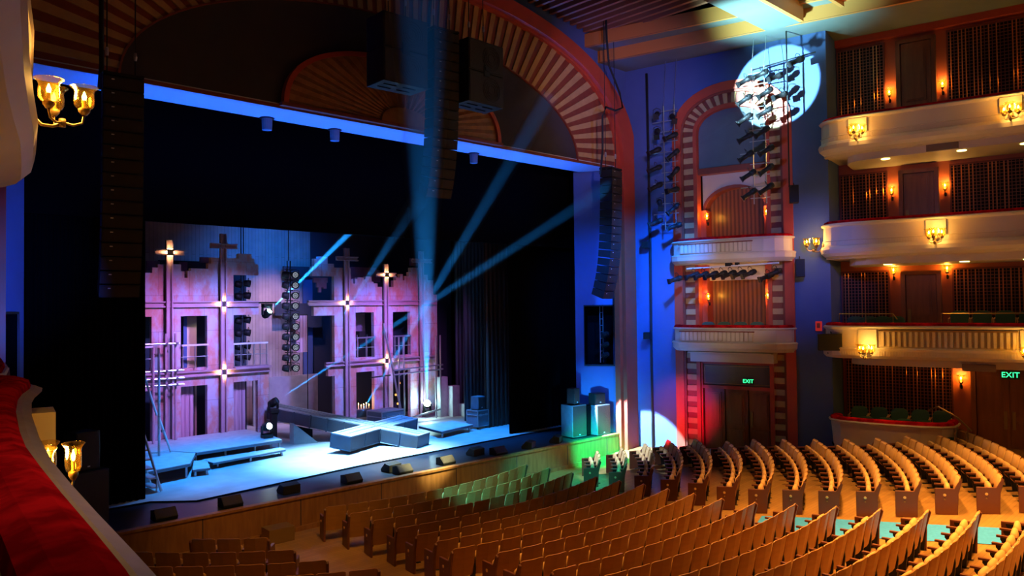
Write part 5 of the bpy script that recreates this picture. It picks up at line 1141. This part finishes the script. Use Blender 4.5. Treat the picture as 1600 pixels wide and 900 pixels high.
for i, (s, z) in enumerate(((5.75, 13.35), (6.45, 13.75), (5.9, 12.7))): put_e(SW(s, -.85, z), (-3, 3, 6), 'black spotlight on the pipe right of the wall ladder, %s' % ['nearest the ladder', 'nearest the pillar', 'the lowest'][i], 'spotlights on the pipe by the pillar')
bar = empty('lighting_bar', label='horizontal white bar of black spotlights under the upper box balcony', cat='lighting bar')
q = MB(); q.tube([SW(2.3, -.55, 7.02), SW(5.6, -.55, 7.1)], .03, 6); q.tube([SW(2.6, -.3, 7.3), SW(4.8, -.3, 7.3)], .02, 6); q.build('pipe', MT['whitem'], bar); q = MB(); sbox(q, 3.75, 3.95, -.6, -.4, 7.05, 7.2); sbox(q, 4.1, 4.2, -.6, -.4, 7.08, 7.2); q.build('dimmer_box', MT['blackm'], bar)
for i, s in enumerate((1.95, 2.6, 2.95, 3.3, 3.62, 3.95, 4.3, 4.65, 5.25, 5.5)): put_e(SW(s, -.62, 6.78 - (.12 if i in (0, 8) else 0)), (-3 + i * .5, 6 - i * .6, 2.0), 'black spotlight on the bar under the upper box, %s from the stage side' % ['first', 'second', 'third', 'fourth', 'fifth', 'sixth', 'seventh', 'eighth', 'ninth', 'tenth'][i], 'spotlights under the upper box')
for i, (s, z, o_) in enumerate(((.55, 8.0, 'on the blue wall just right of the red arch, high up'), (.55, 4.55, 'on the blue wall just right of the red arch, low down'))):
    r = empty('wall_speaker', SW(s, -.12, z), rz_wall(1), label='small dark bracketed box ' + o_, cat='wall fixture'); q = MB(); q.box(-.14, .14, -.2, .0, -.12, .14); q.build('body', MT['blackm'], r, bevel=.02); q = MB(); q.box(-.03, .03, 0, .14, -.03, .03); q.build('bracket', MT['steel'], r)
for i, (s, z, lb_) in enumerate(((6.25, 6.9, 'small black loudspeaker hanging on the blue pillar under the bracket lamp'), (6.1, 9.4, 'black box lamp hanging at the foot of the right wall ladder'), (7.3, 4.45, 'black box speaker fixed at the left end of the fluted balcony'))):
    r = empty('wall_speaker', SW(s, -.4 if i < 2 else -.85, z), rz_wall(1) + .3, label=lb_, cat='loudspeaker'); q = MB(); q.box(-.15, .15, -.12, .12, -.3, .3) if i < 2 else q.box(-.42, .3, -.2, .1, -.25, .28); q.build('cabinet', MT['blackm'], r, bevel=.015); q = MB(); q.tube([(0, .1, .3), (0, .25, .4)], .02, 6); q.build('bracket', MT['blackm'], r)
cable([SW(.62, -.04, .3), SW(.62, -.04, 4.4), SW(.64, -.04, 8), SW(.60, -.04, 14.6)], .05, 'dark vertical conduit on the blue wall beside the red arch', 'wall_conduit')
# green round-backed chairs in the boxes
def make_box_chair():
    r = empty('box_chair'); q = MB(); q.prism([(.24 * math.cos(t), .24 * math.sin(t)) for t in [2 * PI * i / 16 for i in range(16)]], lambda u, v, t: (u, v * .95, .40 + .09 * t)); q.build('seat', MT['greencloth'], r, bevel=.02)
    q = MB(); P_ = [(-.24, .0), (-.26, .22), (-.22, .33), (-.12, .38), (.12, .38), (.22, .33), (.26, .22), (.24, 0)]
    q.prism(P_, lambda u, v, t: (u, .20 + .06 * t + v * .12 - abs(u) * .25, .52 + v)); q.build('backrest', MT['greencloth'], r, bevel=.015)
    for s_ in (-1, 1): q = MB(); q.tube([(s_ * .27, -.16, .40), (s_ * .28, -.16, .64), (s_ * .28, .02, .66), (s_ * .27, .15, .68)], .02, 6); q.build('arm', MT['chairlegwood'], r)
    for x in (-.2, .2):
        for y in (-.18, .18): q = MB(); q.tube([(x, y, .0), (x * .95, y * .95, .42)], .018, 6); q.build('leg', MT['chairlegwood'], r)
    return r
bc = make_box_chair(); bu_ = [0]
def put_bc(s, off, z, label, group, turn=0):
    o = bc if not bu_[0] else copy_tree(bc); bu_[0] = 1; place(o, SW(s, off, z), rz_wall(1) + turn, label=label, cat='chair', group=group)
nth = ['first', 'second', 'third', 'fourth', 'fifth', 'sixth', 'seventh']
for i in range(5): put_bc(8.15 + i * .56, -.45, 1.17, 'green round-backed chair, %s from the left in the front row of the ground enclosure' % nth[i], 'green chairs in the ground enclosure')
for i in range(5): put_bc(7.8 + i * .6, .45, 1.38, 'green round-backed chair, %s from the left in the rear row of the ground enclosure' % nth[i], 'green chairs in the ground enclosure')
q = MB(); sbox(q, 7.3, 10.5, .1, 1.4, 1.16, 1.38); struct(q.build('floor_box_step', MT['void']))
for i in range(6): put_bc(10.75 + i * .6, .55, Z3 - .55, 'green chair back, %s from the door behind the fluted right balcony' % nth[i], 'green chairs on the lower right tier')
for i in range(4): put_bc(7.7 + i * .42, .55, Z3 - .72, 'green chair back, %s from the left on the lower right tier left of the door' % nth[i], 'green chairs on the lower right tier')
for i in range(4): put_bc(2.75 + i * .6, .1, 4.18, 'green chair back, %s from the left inside the lower box' % nth[i], 'green chairs in the lower box')
q = MB(); sbox(q, 10.4, 15, -.1, 1.4, Z3 - .95, Z3 - .56); sbox(q, 7.2, 9.0, -.1, 1.4, Z3 - .95, Z3 - .73); struct(q.build('floor_tier_step', MT['creamd']))
for s0, s1, n in ((7.4, 9.0, 'left'), (10.35, 15, 'right')):
    r = empty('brass_railing', label='thin brass handrail behind the fluted right balcony, %s of the door' % n, cat='railing'); q = MB(); q.tube([SW(s0, -.15, Z3 + .28), SW(s1, -.15, Z3 + .28), SW(s1 + (.12 if n == 'left' else 0), -.15, Z3 + .1)], .02, 6); q.build('handrail', MT['brass'], r)
    for k in range(3): s = s0 + (s1 - s0) * k / 2; q = MB(); q.tube([SW(s, -.15, Z3 - .6), SW(s, -.15, Z3 + .28)], .014, 6); q.build('post', MT['brass'], r)
r = empty('stair_handrail', label='bent dark handrail beside the ground enclosure by the exit door', cat='railing'); q = MB(); q.tube([SW(9.9, .2, 2.35), SW(10.2, -.1, 2.5), SW(10.75, -.5, 2.25), SW(11.1, -.6, 1.9)], .025, 6); q.build('handrail', MT['gold'], r); q = MB(); q.tube([SW(11.0, -.58, .8), SW(11.0, -.58, 1.98)], .02, 6); q.build('post', MT['gold'], r)
# ================================================================== SEATS
def make_seat():
    """origin on the floor, seat faces -Y... front towards local -Y"""
    r = empty('theatre_seat'); tilt = Matrix.Translation((0, .20, .30)) @ Matrix.Rotation(-.20, 4, 'X')
    # wooden back shell, gently curved across
    q = MB(); n = 6
    def sh(u, d, z): return tilt @ Vector((u, -.028 * (u / .25) ** 2 + d + .02, z))
    us = [-.25, -.225, -.19, 0, .19, .225, .25]
    def top(u): return .585 - .022 * max(0, (abs(u) - .19) / .055) ** 2
    for i in range(n):
        a, b = us[i], us[i + 1]
        for d in (0, .018): q.face([sh(a, d, -.03), sh(b, d, -.03), sh(b, d, top(b)), sh(a, d, top(a))])
        q.face([sh(a, 0, top(a)), sh(b, 0, top(b)), sh(b, .018, top(b)), sh(a, .018, top(a))]); q.face([sh(a, 0, -.03), sh(b, 0, -.03), sh(b, .018, -.03), sh(a, .018, -.03)])
    for u in (us[0], us[-1]): q.face([sh(u, 0, -.03), sh(u, .018, -.03), sh(u, .018, top(u)), sh(u, 0, top(u))])
    q.build('back_shell', MT['chairwood'], r)
    q = MB(); us2 = [-.225 + .45 * i / 4 for i in range(5)]
    prof = [(-.002, .10), (-.055, .14), (-.065, .35), (-.05, .53), (-.002, .565)]
    V = [[sh(u, d * (1 if abs(u) < .2 else .6), z) for d, z in prof] for u in us2]
    for i in range(4):
        for j in range(4): q.face([V[i][j], V[i + 1][j], V[i + 1][j + 1], V[i][j + 1]])
    for i in (0, 4): q.face(V[i])
    q.build('back_cushion', MT['chaircloth'], r, smooth=True)
    # tipped-up seat: upright pad with a rounded upper (front) edge
    q = MB(); w_ = .215
    pr = [(.02, .30), (-.06, .31), (-.10, .40), (-.105, .58), (-.085, .655), (-.045, .675), (-.005, .65), (.015, .55)]
    def sx(i): return (1, .96, .9, .72)[i]
    secs = [(-w_, .80), (-w_ * .72, 1), (0, 1.02), (w_ * .72, 1), (w_, .80)]
    V = [[Vector((u, .08 + (d + .045) * k - .045 + .04, .48 + (z - .48) * (k if z > .48 else 1))) for d, z in pr] for u, k in secs]
    for i in range(4):
        for j in range(len(pr)): jj = (j + 1) % len(pr); q.face([V[i][j], V[i + 1][j], V[i + 1][jj], V[i][jj]])
    q.face(V[0]); q.face(V[-1]); q.build('seat_pad', MT['chaircloth'], r, smooth=True)
    for s_ in (-1,):
        q = MB(); x = s_ * .265
        q.prism([(.22, .02), (.10, .02), (.06, .30), (-.12, .52), (-.12, .57), (.24, .57), (.26, .40)], lambda u, v, t: (x - .018 + .036 * t, u, v)); q.build('standard', MT['iron'], r)
        q = MB(); q.box(x - .034, x + .034, -.18, .22, .565, .60); q.build('armrest', MT['chairarm'], r)
        q = MB(); q.box(x - .05, x + .05, -.03, .32, .0, .025); q.build('foot_plate', MT['iron'], r)
    return r
def make_end():
    q = MB(); q.prism([(.26, .0), (-.20, .0), (-.20, .60), (.20, .62), (.32, .84), (.36, .80), (.28, .50)], lambda u, v, t: (-.025 + .05 * t, u, v)); return q
SE = make_seat(); SEK = {c.name.split('.')[0]: c for c in kids(SE)}
shell_plate = MB(); shell_plate.box(-.04, .04, .0, .012, .50, .53)
seats = []
def proj(p): v = Vector(p) - CAM; d = v.dot(fw); return (800 + 1200 * v.dot(rt) / d, 450 - 1200 * v.dot(up) / d, d) if d > .1 else (9999, 9999, d)
ROWN = ['first', 'second', 'third', 'fourth', 'fifth', 'sixth', 'seventh', 'eighth', 'ninth', 'tenth', 'eleventh', 'twelfth', 'thirteenth', 'fourteenth', 'fifteenth', 'sixteenth', 'seventeenth', 'eighteenth', 'nineteenth', 'twentieth', 'twenty-first', 'twenty-second']
def row(cy_, R, x_start, n, dirn, block, ri, endp=None, pitch=.535, skip=0):
    a0 = math.asin(x_start / R)
    for k in range(n):
        a = a0 + dirn * (k * pitch) / R; x, y = R * math.sin(a), cy_ - R * math.cos(a)
        seats.append(dict(x=x, y=y, rz=a, block=block, row=ri, k=k, end=(k == 0), last=(k == n - 1), dirn=dirn))
# centre block: sixteen rows
xr = [3.2, 3.3, 3.35, 3.38, 3.28, 3.15, 2.9, 2.68, 2.45, 2.38, 2.6, 2.7, 2.85, 3.1, 3.35, 3.6]
for i in range(16):
    R = 10.2 + .86 * i; xs = xr[i]; left = -3.45 if i < 6 else -3.6 - .12 * (i - 6); n = int((xs - left) / .535) + 1
    row(8.5, R, xs, n, -1, 'centre', i)
# right block
rb = [(5.55, 3), (5.45, 5), (5.35, 7), (5.22, 9), (5.1, 10), (5.0, 10), (5.02, 11), (5.25, 11), (5.45, 11), (5.72, 11), (6.05, 11), (6.6, 11), (7.0, 12), (7.4, 13)]
for i, (xn, n) in enumerate(rb): row(4.5, 8.75 + .84 * i, xn, n, 1, 'right', i)
# left block: mirrored rows
for i, (R, xr_, n) in enumerate(((8.85, -5.62, 3), (10.1, -5.8, 7), (11.2, -5.85, 8), (12.2, -5.6, 8), (13.2, -5.5, 7))): row(4.5, R, xr_, n, -1, 'left', i)
vis = []
for s in seats:
    z = FLZ(s['x'], s['y']); s['z'] = z; px, py, d = proj((s['x'], s['y'], z + .75)); s['d'] = d
    if d > .5 and -30 < px < 1630 and -30 < py < 925: vis.append(s)
vis.sort(key=lambda s: s['d'])
print('SEATS', len(seats), len(vis))
LIM = 300
tmpl_first = True
for idx, s in enumerate(vis):
    s['M'] = Matrix.Translation((s['x'], s['y'], s['z'])) @ Matrix.Rotation(s['rz'] + PI, 4, 'Z')
ENDM = make_end()
def fin_end(par, sgn):
    q = MB(); q.v = [(v[0] + sgn * .275, v[1], v[2]) for v in ENDM.v]; q.f = list(ENDM.f); q.mi = list(ENDM.mi); e = q.build('end_panel', MT['chairarm'], par, bevel=.012)
    k = MB(); k.lathe([(0, .0), (.03, .0), (.034, .012), (.0, .02)], (sgn * .302, .0, .46), 10, T=Matrix.Rotation(sgn * PI / 2, 3, 'Y')); k.build('aisle_light', MT['plate'], e); k = MB(); k.lathe([(0, 0), (.02, 0), (0, .008)], (sgn * .302, .0, .36), 10, T=Matrix.Rotation(sgn * PI / 2, 3, 'Y')); k.build('row_badge', MT['gold'], e)
rnd = random.Random(5)
used = False
for idx, s in enumerate(vis[:LIM]):
    o = SE if not used else copy_tree(SE); used = True
    o.location = s['M'].translation; o.rotation_euler = (0, 0, s['rz'] + PI + rnd.uniform(-.02, .02))
    bl = s['block']; rn, kn = ROWN[s['row']], ROWN[s['k']]
    if bl == 'centre': lab = 'theatre seat in the %s centre-block row from the stage, %s from the carpeted aisle' % (rn, kn)
    elif bl == 'right': lab = 'theatre seat in the %s right-block row from the stage, %s from the carpeted aisle' % (rn, kn)
    else: lab = 'theatre seat in the %s left-block row from the stage, %s from the aisle' % (rn, kn)
    tag(o, lab, 'seat', 'theatre seats')
    if s['end'] or s['last']:
        # local +X after the half turn points to -tangent
        sgn = (-1 if s['dirn'] == -1 else 1) * (1 if s['end'] else -1)
        fin_end(o, sgn)
    if rnd.random() < .12 and bl == 'centre':
        q = MB(); q.box(-.035, .035, .268, .276, .80, .825, T=Matrix.Identity(4)); q.build('number_plate', MT['plate'], o)
if len(vis) > LIM:
    parts = kids(SE); q = MB(); mats = [MT['chairarm'], MT['plate']]
    for s in vis[LIM:]:
        if s['end'] or s['last']:
            sgn = (-1 if s['dirn'] == -1 else 1) * (1 if s['end'] else -1); k = len(q.v)
            q.v += [tuple(s['M'] @ Vector((v[0] + sgn * .275, v[1], v[2]))) for v in ENDM.v]
            for f in ENDM.f: q.f.append(tuple(k + i for i in f)); q.mi.append(0)
            T_ = s['M'] @ Matrix.Translation((sgn * .302, 0, .46)) @ Matrix.Rotation(sgn * PI / 2, 4, 'Y'); k = len(q.v)
            q.v += [tuple(T_ @ Vector((.034 * math.cos(t), .034 * math.sin(t), .01))) for t in [PI * j / 4 for j in range(8)]]; q.f.append(tuple(range(k, k + 8))); q.mi.append(1)
    for p in parts:
        mi = len(mats); mats.append(p.data.materials[0])
        for s in vis[LIM:]:
            k = len(q.v); q.v += [tuple(s['M'] @ v.co) for v in p.data.vertices]
            for f in p.data.polygons: q.f.append(tuple(k + i for i in f.vertices)); q.mi.append(mi)
    o = q.build('theatre_seats_far', mats); tag(o, 'farthest theatre seats of the right block, beside the right wall', 'seat', 'theatre seats', 'stuff')
# the thin haze columns answer only to the narrow beams that make them visible; the wide washes do not fog them
hz_c = bpy.data.collections.new('haze_columns')
for o in bpy.data.objects:
    if o.name.startswith('haze_beam'): hz_c.objects.link(o)
for c_ in hz_c.collection_objects: c_.light_linking.link_state = 'EXCLUDE'
for o in bpy.data.objects:
    if o.type == 'LIGHT' and not o.name.startswith('beam_'): o.light_linking.receiver_collection = hz_c
